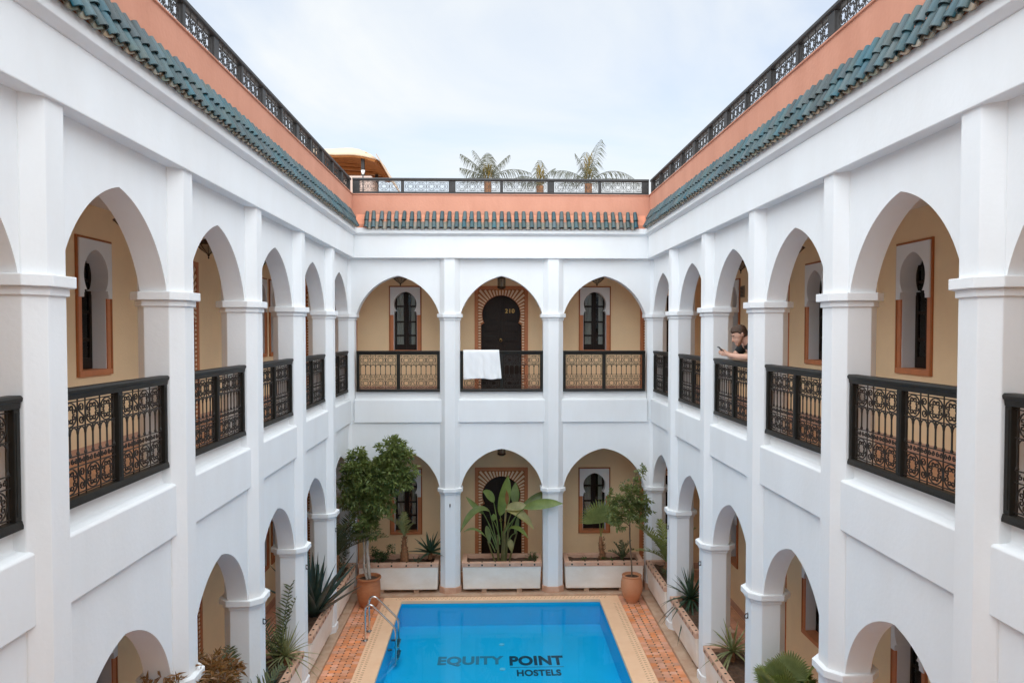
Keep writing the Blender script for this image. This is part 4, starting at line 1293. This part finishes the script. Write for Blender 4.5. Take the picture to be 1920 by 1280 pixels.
# palms overgrowing the left corner
feather_palm("feather_palm", "dark feathery palm behind the bushy tree in the left corner", "palm", (-3.0, 14.35, 1.0),
             [(10, 70, 1.3, .45, .26, 40), (-30, 62, 1.2, .5, .26, 40), (60, 72, 1.3, .5, .26, 40), (-70, 70, 1.2, .45, .24, 40), (120, 74, 1.2, .5, .24, 40), (35, 48, 1.1, .5, .24, 36), (-5, 40, 1.1, .35, .24, 36), (-100, 60, .9, .5, .22, 34), (170, 80, 1.1, .3, .22, 36)], LEAF_DATE, (.42, .06, .05))
fo = foliage(random.Random(15), [(0, 0, .15, .17), (.05, -.25, .12, .15), (0, .25, .35, .2), (-.02, .1, .7, .22)], 150, 6, .055, .010, LEAF_DATE)
fo.build("corner_shrub", label="grey-green small-leaved shrub low in the left corner planter", category="shrub", loc=(-3.0, 14.55, .60))
# fan palm
def fan_leaf(mb, base, d, up, Rr, spread, n, m):
    d = Vector(d).normalized(); up = Vector(up); sd = d.cross(up).normalized(); nn = sd.cross(d)
    base = Vector(base)
    for i in range(n):
        a = R(-spread + 2 * spread * i / (n - 1))
        q = d * math.cos(a) + sd * math.sin(a)
        l = Rr * (1 - .18 * abs(a) / R(spread))
        tip = base + q * l + nn * (.02 * math.sin(i * 2.1)); tip.z -= .05 * Rr
        mb.blade([base, base + q * l * .6, base + q * l * .85, tip], [.004, .024 * Rr / .6 * 1.2, .010, .001], nn, m, fold=.5)
t = thing("fan_palm", "young fan palm with one big pleated fan leaf in the right back planter", "palm", (2.22, 15.17, .60))
b = MB(); b.tube([(.05, 0, 0), (.03, 0, .15), (.0, 0, .32), (-.005, 0, .50)], [.07, .058, .05, .028], PTRUNK, 9)
rr = random.Random(9)
for i in range(40):
    z = rr.uniform(.02, .45); a = rr.uniform(0, 6.28); r_ = .06 - .03 * z
    leaf_quad(b, (.03 * (1 - z) + r_ * math.cos(a) * .8, r_ * math.sin(a) * .8, z), (math.cos(a) * .8, math.sin(a) * .8, .8), (math.cos(a), math.sin(a), 0), .07, .015, PTRUNK)
b.build("trunk", t)
for base, d, up, Rr, sp in (((-.03, -.03, .78), (-.12, -.15, 1), (.1, -1, -.1), .56, 78), ((.06, .02, .80), (.75, -.1, .75), (-.2, -1, .1), .46, 60)):
    f_ = MB(); f_.tube([(0, 0, .48), ((base[0]) * .6, base[1] * .6, .65), base], .009, LEAF_FAN, 5)
    fan_leaf(f_, base, d, up, Rr, sp, 24, LEAF_FAN); f_.build("leaf", t)
feather_palm("young_palm", "young feathery palm right of the fan palm in the same planter", "palm", (2.66, 15.17, .62), [(180, 80, .42, .25, .13, 16), (0, 82, .45, .25, .13, 16), (170, 60, .35, .5, .11, 14), (10, 60, .35, .4, .11, 14), (90, 85, .4, .2, .12, 14)], LEAF_DATE)
fo = foliage(random.Random(16), [(0, 0, .03, .06), (.18, 0, .03, .05), (-.38, 0, .04, .05)], 24, 6, .045, .012, LEAF_FERN)
fo.build("ground_ivy", label="low leafy creeper on the soil at the foot of the fan palm", category="plant", loc=(2.26, 15.10, .60))
feather_palm("corner_palm", "green palm in the far right corner behind the citrus tree", "palm", (3.36, 14.25, .85),
             [(180, 72, .95, .35, .2, 34), (90, 75, .95, .4, .2, 34), (-90, 65, .8, .5, .2, 30), (-140, 70, .9, .4, .2, 30), (130, 70, 1.0, .4, .2, 34), (0, 76, .9, .4, .2, 30), (-170, 50, .7, .5, .18, 26)], LEAF_FAN, (.25, .06, .05))
fo = foliage(random.Random(19), [(0, .1, .05, .10), (0, -.2, .08, .12), (.02, -.45, .05, .1)], 60, 6, .05, .010, LEAF_DATE)
fo.build("corner_shrub", label="small leafy shrub low in the far right planter", category="shrub", loc=(3.36, 14.2, .60))
feather_palm("date_palm", "date palm with one tall spiky frond in the third planter on the left", "palm", (-3.02, 10.45, .62),
             [(78, 73, 1.30, .10, .17, 24), (130, 62, .9, .3, .17, 18), (-160, 70, .9, .3, .17, 18), (60, 78, .95, .2, .15, 18)], LEAF_DATE, vee=.9)
feather_palm("date_palm", "feathery palm frond right of the reddish-brown shrub at the bottom left", "palm", (-3.0, 8.30, .60),
             [(-20, 70, 1.15, .3, .25, 34), (50, 66, 1.1, .35, .25, 34), (100, 76, 1.15, .2, .25, 34), (-80, 68, 1.1, .35, .25, 34), (170, 70, 1.0, .3, .22, 30), (15, 52, 1.0, .45, .24, 30)], LEAF_DATE)
# reddish-brown shrub, close to the camera
rr = random.Random(31)
t = thing("bronze_shrub", "reddish-brown leafy shrub at the bottom left below the arches", "shrub", (-2.92, 7.35, .6))
b = MB()
for i in range(9):
    a = rr.uniform(0, 6.28); q = rr.uniform(.05, .32)
    b.tube([(0, 0, 0), (q * .4 * math.cos(a), q * .4 * math.sin(a) * 1.8, .6), (q * math.cos(a), q * math.sin(a) * 1.8, 1.2)], [.02, .014, .006], TRUNK2, 5)
b.build("stems", t)
fm = foliage(rr, [(0.0, -.75, 1.42, .24), (.0, -.45, 1.38, .25), (.02, -.1, 1.25, .28), (.02, .25, 1.10, .26), (0.02, .62, 1.02, .20), (-.02, -.2, 1.52, .12, .6), (.02, .55, 1.22, .10, .6), (.02, .1, .9, .3), (.05, -.5, 1.05, .3)], 620, 8, .11, .016, LEAF_CRO, .5)
fm.build("crown", t)
# bristly fan palm right front
t = thing("fan_palm", "bristly green fan palm at the bottom right, in the fourth planter", "palm", (3.42, 8.45, .60))
b = MB(); b.tube([(0, 0, 0), (0, 0, .35)], [.07, .05], PTRUNK, 8); b.build("trunk", t)
rr = random.Random(41)
for i in range(11):
    a = rr.uniform(0, 6.28); e_ = R(rr.uniform(35, 85)); l = rr.uniform(.20, .38)
    d = Vector((math.cos(a) * math.cos(e_), math.sin(a) * math.cos(e_), math.sin(e_)))
    f_ = MB(); f_.tube([(0, 0, .33), Vector((0, 0, .33)) + d * l], .007, LEAF_FAN, 5)
    upv_ = Vector((0, 0, 1)).cross(d).cross(d) * -1
    fan_leaf(f_, Vector((0, 0, .33)) + d * l, d, upv_, .36, 70, 26, LEAF_FAN); f_.build("leaf", t)

# ------------------------------------------------------------------ beyond the roof terrace
def roof_palm(label, loc, fronds, heart=(.12, .35), trunk=(9.0, .13, .11)):
    t = feather_palm("roof_palm", label, "palm", loc, [(a, e, L, sg, ll * 1.25, int(n * .72)) for a, e, L, sg, ll, n in fronds], LEAF_PALE, trunk, "palms beyond the roof terrace", droop=.9, vee=.1, lw=.0085)
    b = MB(); rr = random.Random(int(loc[0] * 10))
    for i in range(60):
        a = rr.uniform(0, 6.28); z = rr.uniform(-.1, heart[1]); r_ = heart[0] * (1 - .55 * max(0, z) / heart[1])
        leaf_quad(b, (r_ * .5 * math.cos(a), r_ * .5 * math.sin(a), z), (math.cos(a) * .6, math.sin(a) * .6, 1), (math.cos(a), math.sin(a), 0), .22, .02, LEAF_GOLD)
    b.build("crown_heart", t)
roof_palm("left of the three thin palms rising behind the far roof railing", (-.13, 22, 9.72),
          [(180, 60, 1.1, .25, .34, 46), (175, 38, .9, .2, .3, 40), (10, 62, 1.0, .2, .34, 44), (0, 42, 1.35, .55, .34, 50), (90, 80, .95, .2, .3, 36), (-90, 72, .9, .35, .3, 36), (150, 76, 1.05, .25, .3, 36), (-20, 20, .8, .5, .28, 30), (200, 20, .8, .4, .28, 30)], (.17, .32))
roof_palm("small middle palm of the three behind the far roof railing", (1.40, 22, 9.55),
          [(175, 64, 1.0, .8, .3, 40), (90, 84, .85, .15, .26, 36), (0, 75, .7, .4, .26, 30), (200, 30, .6, .5, .24, 24)], (.11, .5))
roof_palm("tall right palm of the three behind the far roof railing", (2.82, 22, 9.62),
          [(40, 82, 1.5, .2, .36, 52), (0, 60, 1.75, .85, .36, 60), (180, 52, 1.2, .55, .36, 50), (170, 78, 1.0, .2, .3, 40), (-90, 66, .9, .5, .3, 36), (95, 84, 1.1, .2, .3, 40), (5, 30, 1.1, .4, .3, 40), (190, 24, .9, .4, .3, 30)], (.15, .75))

# shade pavilion on the terrace
t = thing("shade_pavilion", "roof terrace pavilion with cream canvas top and brown cane ceiling", "pavilion", (-4.6, 22.5, 7.2))
def dome(x, y):
    u = x / 1.55; v = y / 1.6
    return 3.42 - .42 * max(abs(u) ** 2.2, abs(v) ** 2.2) - .12 * (u * u * v * v) + .02 * math.sin(u * 7 + v * 3)
mb = MB(); N = 16; vs = []; fs = []
for i in range(N + 1):
    for j in range(N + 1):
        x = -1.55 + 3.1 * i / N; y = -1.6 + 3.2 * j / N
        vs.append((x - .15, y, dome(x, y)))
for i in range(N):
    for j in range(N): fs.append((i * (N + 1) + j, (i + 1) * (N + 1) + j, (i + 1) * (N + 1) + j + 1, i * (N + 1) + j + 1))
mb.add(vs, fs, CANOPY)
o = mb.build("canvas_top", t, smooth=60); sd = o.modifiers.new("thickness", 'SOLIDIFY'); sd.thickness = .03
for k in range(15):
    y = -1.48 + 2.96 * k / 14
    q = MB(); q.tube([(-1.65 + 3.0 * i / 10, y, dome(-1.5 + 3.0 * i / 10, y) - .075) for i in range(11)], .062, SLAT, 6); q.build("cane_slat", t)
for x, y in ((.98, -1.3), (-1.5, -1.3), (.98, 1.2), (-1.5, 1.2)):
    q = MB(); q.box(x - .045, x + .045, y - .045, y + .045, 0, 3.0, ROOFW); q.build("post", t)
q = MB(); q.add([(1.38, -1.6, 2.99), (1.38, 1.6, 2.99), (1.85, 1.3, 2.2), (1.80, -1.2, 2.25)], [(0, 1, 2, 3)], CANOPY); o = q.build("canvas_flap", t); sd = o.modifiers.new("thickness", 'SOLIDIFY'); sd.thickness = .02
b = MB(); b.box(-3.05, 1.42, 0, 1.0, 0, 2.42, PALEW)
b.build("terrace_hut", bevel=.06, loc=(-4.75, 21.0, 7.2), label="pale rounded plaster hut on the terrace below the pavilion canopy", category="hut")
b = MB(); b.prism([(-1.2, 0), (1.1, 0), (.55, .62), (-1.2, .62)], -.3, .3, PINKW, axis='y'); 
hl = b.build("pink_gable", loc=(-3.55, 18.2, 7.6), label="pink stepped wall behind the left end of the far roof railing", category="wall")
b = MB()
for i in range(14): b.tube([(-1.0 + .13 * i, -.55, .02), (-1.0 + .13 * i, -.32, .16)], .06, REDT, 6)
b.build("red_coping_tile", hl, kind='stuff')
b = MB(); b.tube([(0, 0, 0), (0, 0, 2.3)], .018, ROOFW, 6); lp = thing("terrace_lamp", "thin terrace lamp post with small white head by the pavilion", "lamp", (-3.45, 20.2, 7.2))
b.build("pole", lp); b = MB(); b.lathe([(0, 2.28), (.02, 2.28), (.045, 2.33), (.055, 2.39), (.0, 2.39)], LAMPW, 10); b.build("lamp_head", lp)
for nm, lab, x0, x1, z1, m in (("terrace_wall", "orange-pink rooftop block behind the middle of the far railing", .25, 1.22, 9.55, PINKW), ("terrace_wall", "greyish rooftop block behind the left palm", -1.1, .2, 9.6, PALEW)):
    b = MB(); b.box(x0, x1, 0, 1.2, 7.0, z1, m); b.box(x0 - .04, x1 + .04, -.04, 1.24, z1, z1 + .05, m)
    b.build(nm, loc=(0, 24, 0), bevel=.02, label=lab, category="building")

# ------------------------------------------------------------------ the man at the railing
def blob(parts, voxel, m, name, parent=None, smooth_it=6, **tags):
    """tapered capsules and balls fused into one continuous surface"""
    bm = bmesh.new()
    for P, Rr in parts:
        P = [Vector(p) for p in P]
        for i, p_ in enumerate(P):
            mt = Matrix.Translation(p_) 
            bmesh.ops.create_icosphere(bm, subdivisions=3, radius=Rr[i] if not isinstance(Rr[i], tuple) else 1.0,
                                       matrix=mt if not isinstance(Rr[i], tuple) else mt @ Matrix.Diagonal((*Rr[i], 1)))
            if i:
                a, b = P[i - 1], p_; ra, rb = Rr[i - 1], Rr[i]
                if isinstance(ra, tuple) or isinstance(rb, tuple): 
                    for u in (.2, .4, .6, .8):
                        fa = Vector(ra if isinstance(ra, tuple) else (ra,) * 3); fb = Vector(rb if isinstance(rb, tuple) else (rb,) * 3)
                        s_ = fa.lerp(fb, u)
                        bmesh.ops.create_icosphere(bm, subdivisions=3, radius=1, matrix=Matrix.Translation(a.lerp(b, u)) @ Matrix.Diagonal((*s_, 1)))
                else:
                    d = b - a; L = d.length
                    if L > 1e-4:
                        mt2 = Matrix.Translation((a + b) / 2) @ d.to_track_quat('Z', 'Y').to_matrix().to_4x4()
                        bmesh.ops.create_cone(bm, cap_ends=True, segments=16, radius1=ra, radius2=rb, depth=L, matrix=mt2)
    me = bpy.data.meshes.new(name); bm.to_mesh(me); bm.free()
    o = bpy.data.objects.new("tmp", me); COL.objects.link(o)
    r_ = o.modifiers.new("r", 'REMESH'); r_.mode = 'VOXEL'; r_.voxel_size = voxel; r_.use_smooth_shade = True
    s_ = o.modifiers.new("s", 'SMOOTH'); s_.iterations = smooth_it; s_.factor = .5
    dg = bpy.context.evaluated_depsgraph_get()
    me2 = bpy.data.meshes.new_from_object(o.evaluated_get(dg)); me2.name = name
    bpy.data.objects.remove(o); bpy.data.meshes.remove(me)
    me2.materials.clear(); me2.materials.append(m)
    return link(name, me2, parent, **tags)
MX, MY = 3.80, 9.80           # he stands in the gallery facing the courtyard (-x)
def M(x, y, z): return (x - MX, y - MY, z - FLOOR_UP)
yl, yr = MY - .20, MY + .20   # his left is towards the camera
HC = Vector(M(3.265, MY, 5.245))
fwd = Vector((-.90, 0, -.42)).normalized(); upv = Vector((-.42, 0, .90)).normalized(); lat = Vector((0, 1, 0))
def H(f_, u_, l_=0): return tuple(HC + fwd * f_ + upv * u_ + lat * l_)
parts = [([M(3.80, MY - .1, 4.04), M(3.72, MY - .1, 4.45), M(3.66, MY - .09, 4.84)], [.045, .058, .085]),
         ([M(3.84, MY + .1, 4.04), M(3.74, MY + .1, 4.45), M(3.66, MY + .09, 4.84)], [.045, .058, .085]),
         ([M(3.64, MY, 4.86), M(3.55, MY, 4.96), M(3.47, MY, 5.07)], [.12, .11, .12]),
         ([M(3.42, yl + .03, 5.12), M(3.42, yr - .03, 5.12)], [.07, .07]),
         ([M(3.43, MY, 5.13), M(3.37, MY, 5.16), H(-.05, -.05)], [.075, .062, .058]),
         # head: skull, face, jaw, nose, ears
         ([H(-.012, .03)], [.088]), ([H(.012, .02)], [.082]), ([H(.035, -.035)], [.066]), ([H(.048, -.075), H(.072, -.095)], [.044, .026]),
         ([H(.090, .010), H(.112, -.028)], [.010, .014]), ([H(.088, -.058)], [.016]), ([H(.075, .025, -.03), H(.075, .025, .03)], [.02, .02]),
         ([H(-.012, -.005, -.086), H(-.018, .020, -.090)], [.012, .014]), ([H(-.012, -.005, .086), H(-.018, .020, .090)], [.012, .014]),
         # arms: near (left) and far (right), forearms resting on the rail
         ([M(3.40, yl, 5.11), M(3.325, yl - .03, 4.965)], [.056, .045]), ([M(3.325, yl - .03, 4.962), M(3.23, MY - .135, 4.965), M(3.12, MY - .045, 4.985)], [.044, .042, .029]),
         ([M(3.40, yr, 5.11), M(3.28, yr + .03, 4.97)], [.056, .045]), ([M(3.28, yr + .03, 4.967), M(3.20, MY + .12, 4.975), M(3.11, MY + .05, 5.005)], [.044, .041, .029]),
         # palms
         ([M(3.12, MY - .042, 4.988), M(3.075, MY - .03, 5.005)], [.030, .030]), ([M(3.11, MY + .046, 5.005), M(3.065, MY + .034, 5.015)], [.030, .030])]
for s, (px, py, pz) in ((-1, (3.065, MY - .03, 5.005)), (1, (3.055, MY + .034, 5.015))):
    for k in range(4):
        zz = pz + .024 - .016 * k; L = [.95, 1.05, 1.0, .8][k]
        a = M(px, py + s * .012, zz)
        b = M(px - .038 * L, py + s * .014, zz + .004)
        c = M(px - .052 * L, py - s * .012, zz + .004)
        d = M(px - .040 * L, py - s * .030, zz + .002)
        parts.append(([a, b, c, d], [.0095, .009, .0085, .0075]))
    parts.append(([M(px + .03, py + s * .0, pz + .02), M(px - .005, py - s * .008, pz + .045), M(px - .03, py - s * .012, pz + .052)], [.012, .011, .009]))
man = blob(parts, .0062, SKIN, "person", label="bearded man in dark T-shirt leaning on the right railing, looking at a phone", category="person")
man.location = (MX, MY, FLOOR_UP)
for p_ in man.data.polygons: p_.use_smooth = True
sh = [([M(3.65, MY, 4.84), M(3.56, MY, 4.96), M(3.48, MY, 5.06), M(3.43, MY, 5.11)], [(.125, .16, .12), (.12, .165, .12), (.115, .185, .115), (.09, .18, .10)]),
      ([M(3.425, yl + .02, 5.12), M(3.415, yl, 5.11), M(3.365, yl - .02, 5.04)], [.075, .074, .064]), ([M(3.425, yr - .02, 5.12), M(3.415, yr, 5.11), M(3.34, yr + .02, 5.035)], [.075, .074, .064]),
      ([M(3.40, MY, 5.135)], [.07])]
blob(sh, .012, SHIRT, "t_shirt", man, 4)
blob([([M(3.66, MY, 4.82)], [(.12, .165, .13)]), ([M(3.66, MY - .09, 4.80), M(3.72, MY - .1, 4.45), M(3.80, MY - .1, 4.08)], [.10, .08, .065]), ([M(3.66, MY + .09, 4.80), M(3.74, MY + .1, 4.45), M(3.84, MY + .1, 4.08)], [.10, .08, .065])], .014, TROUS, "trousers", man, 4)
for dy, x in ((-.1, 3.80), (.1, 3.84)):
    blob([([M(x + .05, MY + dy, 4.022), M(x - .15, MY + dy, 4.018)], [.045, .04])], .012, SHOE, "shoe", man, 3)
hp = [([H(-.030, .050)], [.090]), ([H(-.045, .010)], [.078]), ([H(.025, .082)], [.060]), ([H(.058, .088)], [.032]), ([H(-.072, -.03)], [.045]), ([H(-.02, .02, -.075), H(.0, .045, -.072)], [.020, .024]), ([H(-.02, .02, .075), H(.0, .045, .072)], [.020, .024])]
rr = random.Random(6)
for k in range(46):
    a = rr.uniform(-1.2, 1.2); f_ = rr.uniform(-.08, .085)
    q = Vector(H(f_ - .01, .115 - .35 * abs(f_) * .5 - .028 * a * a, .06 * a))
    hp.append(([q, q + fwd * rr.uniform(-.005, .018) + upv * rr.uniform(.004, .020)], [.014, .007]))
blob(hp, .0075, HAIR, "hair", man, 2)
blob([([H(.030, -.062, -.052), H(.058, -.098, -.022), H(.066, -.108, 0), H(.058, -.098, .022), H(.030, -.062, .052)], [.020, .022, .022, .022, .020]), ([H(-.004, -.020, -.070), H(.030, -.062, -.052)], [.014, .018]), ([H(-.004, -.020, .070), H(.030, -.062, .052)], [.014, .018])], .006, BEARD, "beard", man, 3)
ey = MB()
for s in (-1, 1): ey.lathe([(0, -.006), (.006, 0), (0, .006)], EYEM, 8, c=H(.090, .012, .030 * s))
ey.build("eyes", man)
br = MB()
for s in (-1, 1): br.tube([H(.094, .034, .014 * s), H(.090, .038, .034 * s), H(.078, .034, .050 * s)], .0055, HAIR, 5)
br.build("eyebrows", man)
ph = MB(); ph.box(-.006, .006, -.036, .036, -.07, .07, PHONE)
pho = ph.build("phone", bevel=.004, label="black phone held in the leaning man's hands", category="phone", loc=(3.03, MY + .002, 5.052))
pho.rotation_euler = (0, R(-48), 0)
